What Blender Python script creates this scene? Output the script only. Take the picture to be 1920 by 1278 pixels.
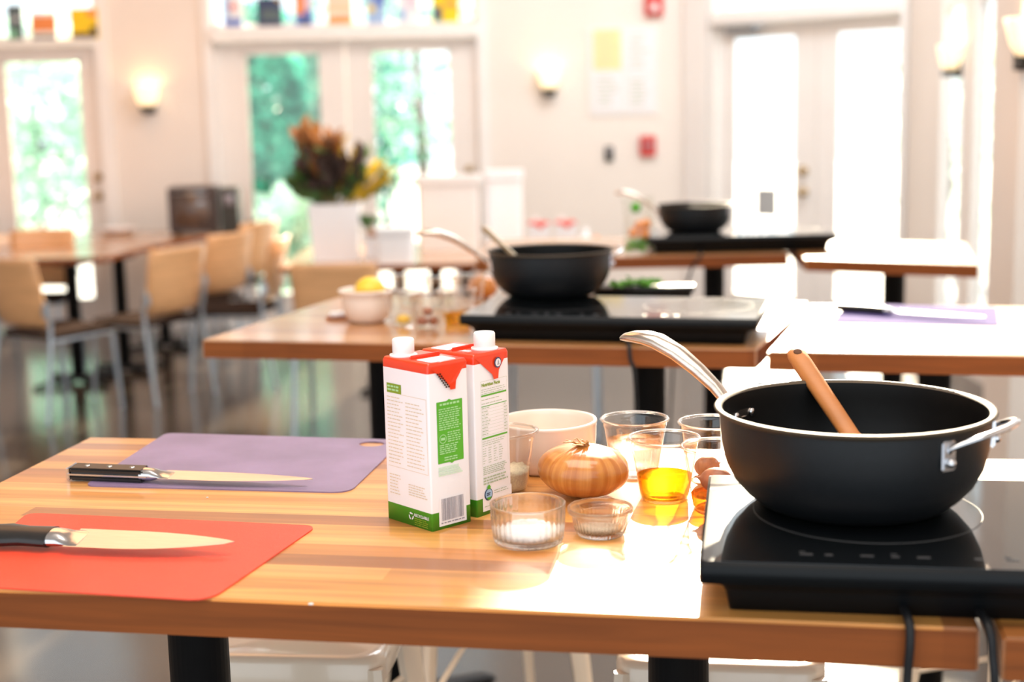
import bpy, bmesh, math, random
from mathutils import Vector, Matrix
random.seed(7)
SC = bpy.context.scene
COL = SC.collection
for _o in list(bpy.data.objects):
    bpy.data.objects.remove(_o)

# ------------------------------------------------------------------ camera, world, sun, exposure
F, PITCH, ROLL, HC = 2667.0, math.radians(9.24), math.radians(-1.3), 1.57
cd = bpy.data.cameras.new('camera'); cam = bpy.data.objects.new('camera', cd); COL.objects.link(cam)
_f = Vector((0, math.cos(PITCH), -math.sin(PITCH))); _r0 = Vector((1, 0, 0)); _u0 = _r0.cross(_f)
AR = _r0*math.cos(ROLL) + _u0*math.sin(ROLL); AU = -_r0*math.sin(ROLL) + _u0*math.cos(ROLL); AF = _f
_m = Matrix((AR, AU, -AF)).transposed().to_4x4(); _m.translation = (0, 0, HC)
cam.matrix_world = _m
cd.sensor_width = 36; cd.lens = F*36/1920; cd.clip_start = .05; cd.clip_end = 200
cd.dof.use_dof = True; cd.dof.focus_distance = 1.86; cd.dof.aperture_fstop = 2.8; cd.dof.aperture_blades = 0
SC.camera = cam
W = bpy.data.worlds.new('sky'); SC.world = W; W.use_nodes = True
_bg = W.node_tree.nodes['Background']; _bg.inputs['Color'].default_value = (.86, .94, 1, 1); _bg.inputs['Strength'].default_value = 2.0
SUN_AZ, SUN_EL = math.radians(10.2), math.radians(20)
sl = bpy.data.lights.new('sun', 'SUN'); sl.energy = 26; sl.angle = math.radians(.6); sl.color = (1, .83, .62)
so = bpy.data.objects.new('sun', sl); COL.objects.link(so)
_sd = Vector((math.sin(SUN_AZ)*math.cos(SUN_EL), math.cos(SUN_AZ)*math.cos(SUN_EL), math.sin(SUN_EL)))
so.rotation_euler = _sd.to_track_quat('Z', 'Y').to_euler(); so.location = (0, 0, 8)
def area(name, loc, size, energy, color, rot=(0, 0, 0), sy=None):
    l = bpy.data.lights.new(name, 'AREA'); l.energy = energy; l.color = color; l.size = size
    if sy: l.shape = 'RECTANGLE'; l.size_y = sy
    o = bpy.data.objects.new(name, l); COL.objects.link(o); o.location = loc; o.rotation_euler = rot; return o
area('overhead_fill', (-2.2, 6.0, 4.7), 2.5, 60, (1, .52, .24))  # unseen fill light, added to warm the left side of the room
area('overhead_fill', (-2.6, 9.0, 4.7), 1.6, 40, (1, .50, .22))  # added warm fill near the back left wall, without a fixture
area('overhead_fill', (.1, 1.7, 4.4), 2.5, 132, (1, .88, .76))  # fill added overhead to brighten the front tabletop
area('overhead_fill', (1.4, 7.2, 4.8), 2.8, 215, (.92, .96, 1))  # daylight-toned fill added to whiten the right part of the walls
SC.view_settings.view_transform = 'Standard'; SC.view_settings.look = 'None'
SC.view_settings.exposure = 0.0; SC.view_settings.gamma = 1; SC.view_settings.use_curve_mapping = False
SC.cycles.use_denoising = True; SC.cycles.max_bounces = 12; SC.cycles.transparent_max_bounces = 24
SC.cycles.sample_clamp_indirect = 8

# ------------------------------------------------------------------ pixel -> place
def ray(px, py): return AF + AR*((px-960)/F) + AU*((639-py)/F)
def G(px, py, z):
    d = ray(px, py); t = (z-HC)/d.z; return Vector((0, 0, HC)) + d*t
def Y(px, py, y):
    d = ray(px, py); return Vector((0, 0, HC)) + d*(y/d.y)

# ------------------------------------------------------------------ materials
def nt(m): return m.node_tree.nodes, m.node_tree.links
def mat(name, col, rough=.5, metal=0, spec=.5, coat=0, em=None, es=0, trans=0, noise=0, nscale=8, bump=0, bscale=60, sheen=0, nstretch=(1,1,1), coatr=.06, sss=0):
    m = bpy.data.materials.new(name); m.use_nodes = True; N, L = nt(m); b = N['Principled BSDF']
    b.inputs['Roughness'].default_value = rough; b.inputs['Metallic'].default_value = metal
    b.inputs['Specular IOR Level'].default_value = spec; b.inputs['Coat Weight'].default_value = coat
    b.inputs['Coat Roughness'].default_value = coatr
    b.inputs['Transmission Weight'].default_value = trans; b.inputs['Sheen Weight'].default_value = sheen
    b.inputs['Base Color'].default_value = (*col, 1)
    if sss: b.inputs['Subsurface Weight'].default_value = sss; b.inputs['Subsurface Radius'].default_value = (.01,.006,.004)
    if em: b.inputs['Emission Color'].default_value = (*em, 1); b.inputs['Emission Strength'].default_value = es
    if noise or bump:
        tc = N.new('ShaderNodeTexCoord'); mp = N.new('ShaderNodeMapping'); mp.inputs['Scale'].default_value = nstretch
        L.new(tc.outputs['Object'], mp.inputs['Vector'])
    if noise:
        n = N.new('ShaderNodeTexNoise'); n.inputs['Scale'].default_value = nscale; n.inputs['Detail'].default_value = 4
        L.new(mp.outputs[0], n.inputs['Vector'])
        r = N.new('ShaderNodeValToRGB'); r.color_ramp.elements[0].position = .3; r.color_ramp.elements[1].position = .7
        r.color_ramp.elements[0].color = (*[c*(1-noise) for c in col], 1)
        r.color_ramp.elements[1].color = (*[min(1, c*(1+noise)) for c in col], 1)
        L.new(n.outputs['Fac'], r.inputs[0]); L.new(r.outputs[0], b.inputs['Base Color'])
    if bump:
        n2 = N.new('ShaderNodeTexNoise'); n2.inputs['Scale'].default_value = bscale; n2.inputs['Detail'].default_value = 3
        L.new(mp.outputs[0], n2.inputs['Vector'])
        bp = N.new('ShaderNodeBump'); bp.inputs['Strength'].default_value = bump; bp.inputs['Distance'].default_value = .002
        L.new(n2.outputs['Fac'], bp.inputs['Height']); L.new(bp.outputs[0], b.inputs['Normal'])
    return m

def wood_strips(name, pal, width, coat=.6, edge=False, rough=.35):
    """laminated boards running along local x"""
    m = bpy.data.materials.new(name); m.use_nodes = True; N, L = nt(m); b = N['Principled BSDF']
    tc = N.new('ShaderNodeTexCoord'); sp = N.new('ShaderNodeSeparateXYZ'); L.new(tc.outputs['Object'], sp.inputs[0])
    def M(op, a, b_, c=None):
        n = N.new('ShaderNodeMath'); n.operation = op
        for i, v in enumerate((a, b_, c)):
            if v is None: continue
            if isinstance(v, (int, float)): n.inputs[i].default_value = v
            else: L.new(v, n.inputs[i])
        return n.outputs[0]
    row = M('FLOOR', M('DIVIDE', sp.outputs['Y'], width), 0)
    wn = N.new('ShaderNodeTexWhiteNoise'); wn.noise_dimensions = '1D'; L.new(row, wn.inputs['W'])
    seg = M('FLOOR', M('ADD', M('DIVIDE', sp.outputs['X'], 1.15), M('MULTIPLY', wn.outputs['Value'], 5)), 0)
    cv = N.new('ShaderNodeCombineXYZ'); L.new(row, cv.inputs[0]); L.new(seg, cv.inputs[1])
    w2 = N.new('ShaderNodeTexWhiteNoise'); w2.noise_dimensions = '3D'; L.new(cv.outputs[0], w2.inputs['Vector'])
    ramp = N.new('ShaderNodeValToRGB'); ramp.color_ramp.interpolation = 'CONSTANT'
    els = ramp.color_ramp.elements
    for i, c in enumerate(pal):
        e = els[i] if i < 2 else els.new(i/len(pal))
        e.position = i/len(pal); e.color = (*c, 1)
    L.new(w2.outputs['Value'], ramp.inputs[0])
    mp = N.new('ShaderNodeMapping'); mp.inputs['Scale'].default_value = (3, 60, 60); L.new(tc.outputs['Object'], mp.inputs[0])
    g = N.new('ShaderNodeTexNoise'); g.inputs['Scale'].default_value = 1; g.inputs['Detail'].default_value = 6; g.inputs['Distortion'].default_value = .6
    L.new(mp.outputs[0], g.inputs['Vector'])
    gr = N.new('ShaderNodeMapRange'); gr.inputs['From Min'].default_value = .3; gr.inputs['From Max'].default_value = .7
    gr.inputs['To Min'].default_value = .72; gr.inputs['To Max'].default_value = 1.15; L.new(g.outputs['Fac'], gr.inputs[0])
    mx = N.new('ShaderNodeVectorMath'); mx.operation = 'SCALE'; L.new(ramp.outputs[0], mx.inputs[0]); L.new(gr.outputs[0], mx.inputs['Scale'])
    L.new(mx.outputs[0], b.inputs['Base Color'])
    b.inputs['Roughness'].default_value = rough; b.inputs['Coat Weight'].default_value = coat; b.inputs['Coat Roughness'].default_value = .12
    b.inputs['Specular IOR Level'].default_value = .25 if coat < .1 else .4
    return m

def clear(name, tint=(1, 1, 1), rough=.0, ior=1.45, boost=1.0):
    """thin clear sheet: transparent with a fresnel reflection"""
    m = bpy.data.materials.new(name); m.use_nodes = True; N, L = nt(m); N.remove(N['Principled BSDF'])
    t = N.new('ShaderNodeBsdfTransparent'); t.inputs[0].default_value = (*tint, 1)
    g = N.new('ShaderNodeBsdfGlossy'); g.inputs['Roughness'].default_value = rough; g.inputs[0].default_value = (1, 1, 1, 1)
    fr = N.new('ShaderNodeFresnel'); ge = N.new('ShaderNodeNewGeometry'); mr = N.new('ShaderNodeMapRange')
    mr.inputs['To Min'].default_value = ior; mr.inputs['To Max'].default_value = 1/ior   # same reflection from either side of the thin sheet
    L.new(ge.outputs['Backfacing'], mr.inputs['Value']); L.new(mr.outputs[0], fr.inputs[0])
    mu = N.new('ShaderNodeMath'); mu.operation = 'MULTIPLY'; mu.inputs[1].default_value = boost; mu.use_clamp = True; L.new(fr.outputs[0], mu.inputs[0])
    x = N.new('ShaderNodeMixShader'); L.new(mu.outputs[0], x.inputs[0]); L.new(t.outputs[0], x.inputs[1]); L.new(g.outputs[0], x.inputs[2])
    L.new(x.outputs[0], N['Material Output'].inputs[0]); return m

def glass(name, col=(1, 1, 1), rough=0, ior=1.48, clr=.0):
    """solid glass; part of the light passes straight, as through thin walls"""
    m = bpy.data.materials.new(name); m.use_nodes = True; N, L = nt(m); N.remove(N['Principled BSDF'])
    g = N.new('ShaderNodeBsdfGlass'); g.inputs['Color'].default_value = (*col, 1); g.inputs['Roughness'].default_value = rough; g.inputs['IOR'].default_value = ior
    t = N.new('ShaderNodeBsdfTransparent'); t.inputs[0].default_value = (*col, 1)
    x = N.new('ShaderNodeMixShader'); x.inputs[0].default_value = clr; L.new(g.outputs[0], x.inputs[1]); L.new(t.outputs[0], x.inputs[2])
    L.new(x.outputs[0], N['Material Output'].inputs[0]); return m

M_ = dict(
    wall=mat('wall_paint', (.82, .745, .68), .7, noise=.03, nscale=1.5, bump=.1),
    wall_light=mat('wall_paint_light', (.82, .745, .68), .7, noise=.03, nscale=1.5, bump=.1),
    trim=mat('white_trim', (.86, .83, .80), .4, noise=.02, nscale=5),
    ceil=mat('ceiling_paint', (.62, .57, .52), .8, noise=.02),
    door=mat('door_paint', (.84, .78, .73), .45, noise=.02, nscale=4),
    brass=mat('aged_brass', (.45, .32, .16), .35, 1, noise=.1),
    bronze=mat('dark_bronze', (.035, .025, .018), .4, .6, noise=.2),
    shade=mat('frosted_shade', (1, .9, .75), .4, em=(1, .74, .40), es=1.1),
    tabletop=wood_strips('laminated_top', [(.54, .205, .045), (.66, .29, .070), (.40, .14, .035), (.60, .25, .055), (.70, .335, .095), (.35, .125, .035)], .040, coat=.5, rough=.42),
    tabletop_dull=wood_strips('laminated_top_pale', [(.56, .25, .08), (.66, .33, .12), (.48, .20, .06)], .05, coat=1.0, rough=.35),
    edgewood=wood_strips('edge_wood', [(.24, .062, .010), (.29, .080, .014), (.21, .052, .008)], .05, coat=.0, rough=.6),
    black=mat('black_powder_coat', (.008, .008, .009), .5, spec=.3, bump=.15, bscale=300, noise=.2),
    hobglass=mat('black_ceramic_glass', (.004, .005, .006), .06, spec=.6, coat=.3, noise=.1),
    hobbody=mat('black_plastic', (.003, .004, .005), .45, spec=.2, noise=.1),
    mark=mat('printed_mark', (.5, .5, .5), .5, noise=.05),
    ringmark=mat('ring_mark_print', (.055, .055, .055), .5, noise=.05),
    dimmark=mat('dim_printed_mark', (.03, .03, .033), .5, noise=.05),
    anod=mat('anodised_black', (.005, .006, .0075), .45, .0, spec=.35, noise=.15, nscale=200, bump=.1, bscale=400),
    nonstick=mat('nonstick_inside', (.004, .004, .004), .42, spec=.2, noise=.1, nscale=100),
    panrim=mat('pan_rim', (.070, .050, .032), .5, .2, spec=.2, noise=.1),
    steel=mat('brushed_steel', (.66, .58, .51), .24, 1, noise=.12, nscale=4, nstretch=(1, 40, 40)),
    steel_dark=mat('polished_steel', (.6, .6, .62), .18, 1, noise=.05),
    blade=mat('knife_blade', (.66, .64, .62), .34, 1, noise=.06, nscale=30, nstretch=(1, 20, 1)),
    knifehandle=mat('knife_handle', (.012, .011, .011), .35, spec=.5, noise=.2, nscale=60),
    chairtube=mat('chair_tube', (.45, .50, .55), .3, .85, noise=.05),
    maple=mat('maple_ply', (.76, .41, .19), .38, coat=.25, noise=.14, nscale=4, nstretch=(1, 1, 12)),
    seatpad=mat('dark_seat_pad', (.040, .028, .023), .85, spec=.03, noise=.2, bump=.2),
    stool=mat('cream_metal', (.80, .66, .51), .25, 0, spec=.6, coat=.7, noise=.03, nscale=6),
    spat=mat('tan_wood_handle', (.44, .155, .035), .5, noise=.12, nscale=6, nstretch=(1, 1, 10), bump=.1),
    redmat=mat('red_plastic_sheet', (.80, .060, .022), .42, noise=.08, nscale=14, bump=.35, bscale=900),
    purplemat=mat('purple_plastic_sheet', (.25, .165, .29), .38, spec=.7, noise=.20, nscale=9, bump=.5, bscale=1200),  # pinkish mottling in the colour stands in for sheen
    board_white=mat('carton_white', (.88, .86, .87), .32, noise=.01, nscale=20),
    cred=mat('carton_red', (.80, .045, .008), .3, coat=.3, noise=.05),
    cgreen=mat('carton_green', (.05, .27, .012), .35, noise=.05),
    lgreen=mat('label_green', (.10, .42, .03), .4, noise=.04),
    olive=mat('label_olive', (.23, .34, .02), .4, noise=.04),
    pgreen=mat('pale_green_print', (.40, .70, .33), .45, noise=.04),
    ptext=mat('beige_print', (.68, .58, .40), .5, noise=.04),
    gtext=mat('green_grey_print', (.42, .50, .34), .5, noise=.04),
    grey=mat('grey_print', (.28, .27, .31), .5, noise=.04),
    navy=mat('navy_print', (.03, .06, .14), .5, noise=.04),
    sky_print=mat('light_blue_print', (.35, .55, .75), .5, noise=.04),
    cap=mat('white_plastic_cap', (.88, .83, .80), .35, noise=.01, sss=.1),
    ceramic=mat('cream_ceramic', (.80, .67, .57), .22, coat=.5, noise=.02),
    whiteplastic=mat('white_plastic', (.88, .88, .90), .35, noise=.01),
    whitebin=mat('white_bin', (.80, .77, .75), .4, noise=.01),
    salt=mat('salt', (.93, .92, .93), .6, bump=.8, bscale=1500, noise=.03, nscale=300),
    couscous=mat('couscous', (.95, .80, .58), .7, bump=1, bscale=1400, noise=.15, nscale=400),
    pepper=mat('ground_pepper', (.42, .33, .25), .8, bump=1, bscale=1500, noise=.4, nscale=600),
    root=mat('onion_root', (.42, .22, .08), .8, noise=.3, nscale=80),
    garlic=mat('shallot_skin', (.36, .12, .06), .4, noise=.3, nscale=60),
    lemon=mat('lemon_rind', (.90, .56, .05), .4, noise=.1, nscale=20, bump=.5, bscale=200),
    lemonpulp=mat('lemon_pulp', (.85, .45, .02), .35, noise=.25, nscale=90),
    cupglass=clear('clear_plastic', (.90, .875, .85), .03, 1.46, 2.2),
    pane=clear('window_glass', (.97, .985, .98), .0, 1.5, 1.0),
    bowlglass=glass('bowl_glass', (.99, .99, .985), 0, 1.47, .35),
    rimglass=glass('cup_rim_plastic', (1, 1, 1), .05, 1.3, .6),
    water=glass('water', (.97, .95, .93), 0, 1.3, .35),
    oil=glass('olive_oil', (.96, .66, .06), 0, 1.3, .35),
    amber=glass('amber_vinegar', (.93, .52, .10), 0, 1.3, .45),
    floor=mat('polished_concrete', (.058, .044, .033), .17, spec=.5, coat=.1, noise=.35, nscale=1.3, coatr=.12),
    ground=mat('pale_paving', (.55, .56, .57), .8, noise=.1, nscale=2),
    bark=mat('bark', (.14, .10, .08), .9, noise=.3),
    card=mat('dark_wood_case', (.045, .022, .014), .4, noise=.3),
    screen=mat('dark_glass_front', (.11, .08, .07), .15, spec=.6, noise=.1),
    redplastic=mat('red_alarm_plastic', (.62, .05, .04), .4, noise=.05),
    paper=mat('white_paper', (.80, .78, .80), .7, noise=.02, nscale=12),
    ypaper=mat('yellow_paper', (.88, .74, .38), .7, noise=.03, nscale=12),
    dev=mat('black_device', (.03, .028, .022), .5, noise=.1),
    orange=mat('orange_produce', (.80, .27, .04), .45, noise=.2, nscale=30),
    greens=mat('green_leaves', (.12, .35, .03), .5, noise=.3, nscale=40),
    film=clear('clear_bag_film', (.93, .93, .9), .15, 1.45, 1.6),
    car=mat('car_paint', (.06, .12, .18), .3, coat=.6, noise=.05),
)
M_['seatpad'].node_tree.nodes['Principled BSDF'].inputs['IOR'].default_value = 1.0
def onion_mat():
    m = mat('onion_skin', (.62, .27, .07), .28, coat=.35); N, L = nt(m); b = N['Principled BSDF']
    tc = N.new('ShaderNodeTexCoord'); sp = N.new('ShaderNodeSeparateXYZ'); L.new(tc.outputs['Object'], sp.inputs[0])
    at = N.new('ShaderNodeMath'); at.operation = 'ARCTAN2'; L.new(sp.outputs['Y'], at.inputs[0]); L.new(sp.outputs['X'], at.inputs[1])
    cv = N.new('ShaderNodeCombineXYZ'); L.new(at.outputs[0], cv.inputs[0]); L.new(sp.outputs['Z'], cv.inputs[2])
    mp = N.new('ShaderNodeMapping'); mp.inputs['Scale'].default_value = (7, 1, 5); L.new(cv.outputs[0], mp.inputs[0])
    n = N.new('ShaderNodeTexNoise'); n.inputs['Scale'].default_value = 1; n.inputs['Detail'].default_value = 5; L.new(mp.outputs[0], n.inputs['Vector'])
    r = N.new('ShaderNodeValToRGB'); e = r.color_ramp.elements; e[0].position = .28; e[0].color = (.42, .13, .022, 1); e[1].position = .66; e[1].color = (.62, .26, .06, 1)
    k = e.new(.45); k.color = (.50, .17, .03, 1); L.new(n.outputs['Fac'], r.inputs[0]); L.new(r.outputs[0], b.inputs['Base Color']); return m
M_['onion'] = onion_mat()
def leafmat(name, col, tr=.5):
    m = bpy.data.materials.new(name); m.use_nodes = True; N, L = nt(m); b = N['Principled BSDF']; b.inputs['Roughness'].default_value = .5
    oi = N.new('ShaderNodeTexCoord'); n = N.new('ShaderNodeTexNoise'); n.inputs['Scale'].default_value = 2.5; L.new(oi.outputs['Object'], n.inputs[0])
    r = N.new('ShaderNodeValToRGB'); r.color_ramp.elements[0].position = .35; r.color_ramp.elements[1].position = .65
    r.color_ramp.elements[0].color = (*[c*.6 for c in col], 1); r.color_ramp.elements[1].color = (*[min(1, c*1.35) for c in col], 1)
    L.new(n.outputs['Fac'], r.inputs[0]); L.new(r.outputs[0], b.inputs['Base Color'])
    t = N.new('ShaderNodeBsdfTranslucent'); L.new(r.outputs[0], t.inputs[0]); x = N.new('ShaderNodeMixShader'); x.inputs[0].default_value = tr
    L.new(b.outputs[0], x.inputs[1]); L.new(t.outputs[0], x.inputs[2]); L.new(x.outputs[0], N['Material Output'].inputs[0]); return m
M_['leaf_teal'] = leafmat('teal_foliage', (.055, .36, .27))
M_['leaf_pale'] = leafmat('pale_foliage', (.55, .80, .66), .7)  # washed-out daylight haze is put into this leaf colour
M_['leaf_mid'] = leafmat('mid_foliage', (.20, .42, .33), .5)
M_['leaf_brown'] = leafmat('brown_magnolia_leaf', (.36, .15, .05), .25)
M_['leaf_dark'] = leafmat('dark_brown_leaf', (.085, .05, .04), .2)
M_['leaf_green'] = leafmat('bouquet_leaf', (.10, .20, .05), .3)
M_['leaf_yellow'] = leafmat('yellow_blossom', (.80, .50, .03), .3)

# ------------------------------------------------------------------ mesh helpers
class MB:
    def __init__(s): s.bm = bmesh.new(); s.mi = 0
    def _new(s, f0):
        s.bm.faces.ensure_lookup_table()
        for f in s.bm.faces[f0:]: f.material_index = s.mi
    def box(s, x0, x1, y0, y1, z0, z1, bev=0):
        n0 = len(s.bm.faces)
        vs = [s.bm.verts.new(p) for p in ((x0,y0,z0),(x1,y0,z0),(x1,y1,z0),(x0,y1,z0),(x0,y0,z1),(x1,y0,z1),(x1,y1,z1),(x0,y1,z1))]
        fs = [s.bm.faces.new([vs[i] for i in q]) for q in ((0,3,2,1),(4,5,6,7),(0,1,5,4),(1,2,6,5),(2,3,7,6),(3,0,4,7))]
        if bev:
            es = list({e for f in fs for e in f.edges})
            bmesh.ops.bevel(s.bm, geom=es, offset=bev, segments=2, affect='EDGES')
            # new faces keep material
            for f in s.bm.faces: 
                pass
        s._new(n0 if not bev else n0); return s
    def prism(s, pts, z0, z1, hole=None, bev=0):
        """outline (x,y) between z0 and z1, with an optional hole"""
        n0 = len(s.bm.faces)
        def ring(P): 
            v = [s.bm.verts.new((p[0], p[1], z0)) for p in P]
            return v, [s.bm.edges.new((v[i], v[(i+1) % len(v)])) for i in range(len(v))]
        v, e = ring(pts)
        if hole: 
            _, e2 = ring(hole); r = bmesh.ops.triangle_fill(s.bm, use_beauty=True, edges=e+e2); fs = [g for g in r['geom'] if isinstance(g, bmesh.types.BMFace)]
        else: fs = [s.bm.faces.new(v)]
        r = bmesh.ops.extrude_face_region(s.bm, geom=fs)
        nv = [g for g in r['geom'] if isinstance(g, bmesh.types.BMVert)]
        bmesh.ops.translate(s.bm, vec=(0, 0, z1-z0), verts=nv)
        bmesh.ops.recalc_face_normals(s.bm, faces=s.bm.faces[:])
        s._new(n0); return s
    def lathe(s, prof, seg=48, c=(0, 0, 0), flute=None, cap0=False, cap1=False):
        """prof: list of (r,z). flute: (count, depth, zlo, zhi)"""
        n0 = len(s.bm.faces); rings = []
        for r, z in prof:
            if r < 1e-6: rings.append([s.bm.verts.new((c[0], c[1], c[2]+z))]); continue
            row = []
            for i in range(seg):
                a = 2*math.pi*i/seg; rr = r
                if flute and flute[2] <= z <= flute[3]: rr = r + flute[1]*abs(math.sin(a*flute[0]/2))
                row.append(s.bm.verts.new((c[0]+rr*math.cos(a), c[1]+rr*math.sin(a), c[2]+z)))
            rings.append(row)
        for a, b in zip(rings, rings[1:]):
            for i in range(seg):
                j = (i+1) % seg
                if len(a) == 1 and len(b) == 1: continue
                if len(a) == 1: s.bm.faces.new((a[0], b[j], b[i]))
                elif len(b) == 1: s.bm.faces.new((a[i], a[j], b[0]))
                else: s.bm.faces.new((a[i], a[j], b[j], b[i]))
        if cap0 and len(rings[0]) > 1: s.bm.faces.new(list(reversed(rings[0])))
        if cap1 and len(rings[-1]) > 1: s.bm.faces.new(rings[-1])
        s._new(n0); return s
    def loft(s, path, seg=16, up=(0, 0, 1), cap=True):
        """path: list of (point, half width, half height)"""
        n0 = len(s.bm.faces); P = [Vector(p[0]) for p in path]; rings = []; up = Vector(up)
        for i, (p, w, h) in enumerate(path):
            t = (P[min(i+1, len(P)-1)] - P[max(i-1, 0)]).normalized()
            sd = t.cross(up)
            if sd.length < 1e-4: sd = t.cross(Vector((0, 1, 0)))
            sd.normalize(); u = sd.cross(t).normalized()
            rings.append([s.bm.verts.new(P[i] + sd*(w*math.cos(2*math.pi*k/seg)) + u*(h*math.sin(2*math.pi*k/seg))) for k in range(seg)])
        for a, b in zip(rings, rings[1:]):
            for i in range(seg): s.bm.faces.new((a[i], a[(i+1) % seg], b[(i+1) % seg], b[i]))
        if cap: s.bm.faces.new(list(reversed(rings[0]))); s.bm.faces.new(rings[-1])
        bmesh.ops.recalc_face_normals(s.bm, faces=s.bm.faces[n0:] if False else [f for f in s.bm.faces])
        s._new(n0); return s
    def tube(s, pts, r, seg=12, up=(0, 0, 1)): return s.loft([(p, r, r) for p in pts], seg, up)
    def quad(s, a, b, c, d):
        n0 = len(s.bm.faces); s.bm.faces.new([s.bm.verts.new(p) for p in (a, b, c, d)]); s._new(n0); return s
    def ball(s, c, r, sc=(1, 1, 1), seg=16, rot=None):
        n0 = len(s.bm.faces); m = Matrix.Translation(c) @ (rot or Matrix()) @ Matrix.Diagonal((*[r*k for k in sc], 1))
        bmesh.ops.create_uvsphere(s.bm, u_segments=seg, v_segments=seg//2+2, radius=1, matrix=m); s._new(n0); return s
    def leaf(s, c, d, L, w, n=None, curl=.15):
        """a pointed leaf blade with a bent midrib"""
        n0 = len(s.bm.faces); d = Vector(d).normalized(); n = Vector(n or (random.uniform(-1, 1), random.uniform(-1, 1), random.uniform(-.4, 1)))
        sd = d.cross(n)
        if sd.length < 1e-3: sd = d.cross(Vector((1, 0, 0)))
        sd.normalize(); n = sd.cross(d); c = Vector(c)
        mids = [c + d*(L*t) - n*(curl*L*t*t) for t in (0, .35, .7, 1)]
        ws = (0.02*w, w, .7*w, 0)
        v = [[s.bm.verts.new(m_ - sd*(k/2) + n*.1*k), s.bm.verts.new(m_), s.bm.verts.new(m_ + sd*(k/2) + n*.1*k)] for m_, k in zip(mids[:3], ws[:3])]
        t = s.bm.verts.new(mids[3])
        for a, b in zip(v, v[1:]):
            s.bm.faces.new((a[0], a[1], b[1], b[0])); s.bm.faces.new((a[1], a[2], b[2], b[1]))
        s.bm.faces.new((v[2][0], v[2][1], t)); s.bm.faces.new((v[2][1], v[2][2], t)); s._new(n0); return s
    def build(s, name, mats, parent=None, smooth=True, sharp=.6):
        me = bpy.data.meshes.new(name)
        if smooth:
            for f in s.bm.faces: f.smooth = True
            for e in s.bm.edges:
                if len(e.link_faces) == 2 and e.calc_face_angle(0) > sharp: e.smooth = False
        s.bm.to_mesh(me); s.bm.free()
        for m in (mats if isinstance(mats, (list, tuple)) else [mats]): me.materials.append(M_[m] if isinstance(m, str) else m)
        o = bpy.data.objects.new(name, me); COL.objects.link(o)
        if parent: o.parent = parent
        return o

def tag(o, label, cat=None, group=None, kind=None):
    if label: o['label'] = label
    if cat: o['category'] = cat
    if group: o['group'] = group
    if kind: o['kind'] = kind
    return o
def thing(name, label, cat, loc=(0, 0, 0), rz=0, group=None):
    o = bpy.data.objects.new(name, None); COL.objects.link(o); o.empty_display_size = .05
    o.location = loc; o.rotation_euler = (0, 0, rz); return tag(o, label, cat, group)
def dup(root, loc, rz, label=None, cat=None, group=None, sc=None):
    r = root.copy(); COL.objects.link(r); r.location = loc; r.rotation_euler = (0, 0, rz)
    if label: r['label'] = label
    if group: r['group'] = group
    if sc: r.scale = (sc, sc, sc)
    for ch in list(root.children):
        c = ch.copy(); COL.objects.link(c); c.parent = r
        for g in list(ch.children):
            d = g.copy(); COL.objects.link(d); d.parent = c
    return r
def struct(o): o['kind'] = 'structure'; return o
def rounded(corners, r, n=6):
    out = []; k = len(corners)
    rs = r if isinstance(r, (list, tuple)) else [r]*k
    for i in range(k):
        p = Vector(corners[i][:2]); a = Vector(corners[i-1][:2]); b = Vector(corners[(i+1) % k][:2]); rr = rs[i]
        u = (a-p).normalized(); v = (b-p).normalized(); p0 = p+u*rr; p1 = p+v*rr
        for j in range(n+1):
            t = j/n; out.append(tuple((p0*(1-t)**2 + p*2*t*(1-t) + p1*t*t)))
    return out
def text_mesh(s, size, mat_, parent, name, loc, rot, bold=0):
    c = bpy.data.curves.new('t', 'FONT'); c.body = s; c.size = size; c.extrude = .00005; c.offset = bold
    t = bpy.data.objects.new('t', c); COL.objects.link(t)
    dg = bpy.context.evaluated_depsgraph_get(); dg.update()
    me = bpy.data.meshes.new_from_object(t.evaluated_get(dg)); bpy.data.objects.remove(t); bpy.data.curves.remove(c)
    me.materials.clear(); me.materials.append(M_[mat_]); o = bpy.data.objects.new(name, me); COL.objects.link(o)
    o.parent = parent; o.location = loc; o.rotation_euler = rot; return o

# ------------------------------------------------------------------ the room
T = 1.06           # height of the tall tables
YB = 10.6
class Wall:
    """local x runs along the wall, local y points outdoors"""
    def __init__(s, O, d):
        s.O = Vector((*O, 0)); s.d = Vector((*d, 0)).normalized(); s.n = Vector((-s.d.y, s.d.x, 0)); s.rz = math.atan2(s.d.y, s.d.x)
        if s.n.y < 0 and abs(s.n.y) > abs(s.n.x): s.n = -s.n
    def uz(s, px, py, off=0):
        r = ray(px, py); o = Vector((0, 0, HC)); t = (s.O + s.n*off - o).dot(s.n)/r.dot(s.n); p = o + r*t
        return (p-s.O).dot(s.d), p.z
    def P(s, u, v=0, z=0):
        p = s.O + s.d*u + s.n*v; return (p.x, p.y, z)
def wall_with_holes(mb, u0, u1, z1, holes, th=.14):
    """holes: (u0,u1,z0,z1) sorted and not overlapping in u except stacked ones listed together"""
    us = sorted({u0, u1, *[h[0] for h in holes], *[h[1] for h in holes]})
    for a, b in zip(us, us[1:]):
        hs = sorted([h for h in holes if h[0] <= a+1e-6 and h[1] >= b-1e-6], key=lambda h: h[2]); z = 0
        for h in hs:
            if h[2] > z+1e-4: mb.box(a, b, 0, th, z, h[2])
            z = h[3]
        if z < z1: mb.box(a, b, 0, th, z, z1)
ZC = 5.2
WB = Wall((0, YB), (1, 0))
c0 = WB.uz(1290, 200)[0]
WA = Wall((c0, YB), (.72, -.69))
ua_end = WA.uz(1703, 200)[0]
pe = WA.P(ua_end)
WR = Wall((pe[0]+.0, pe[1]), (0, -1))
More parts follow.
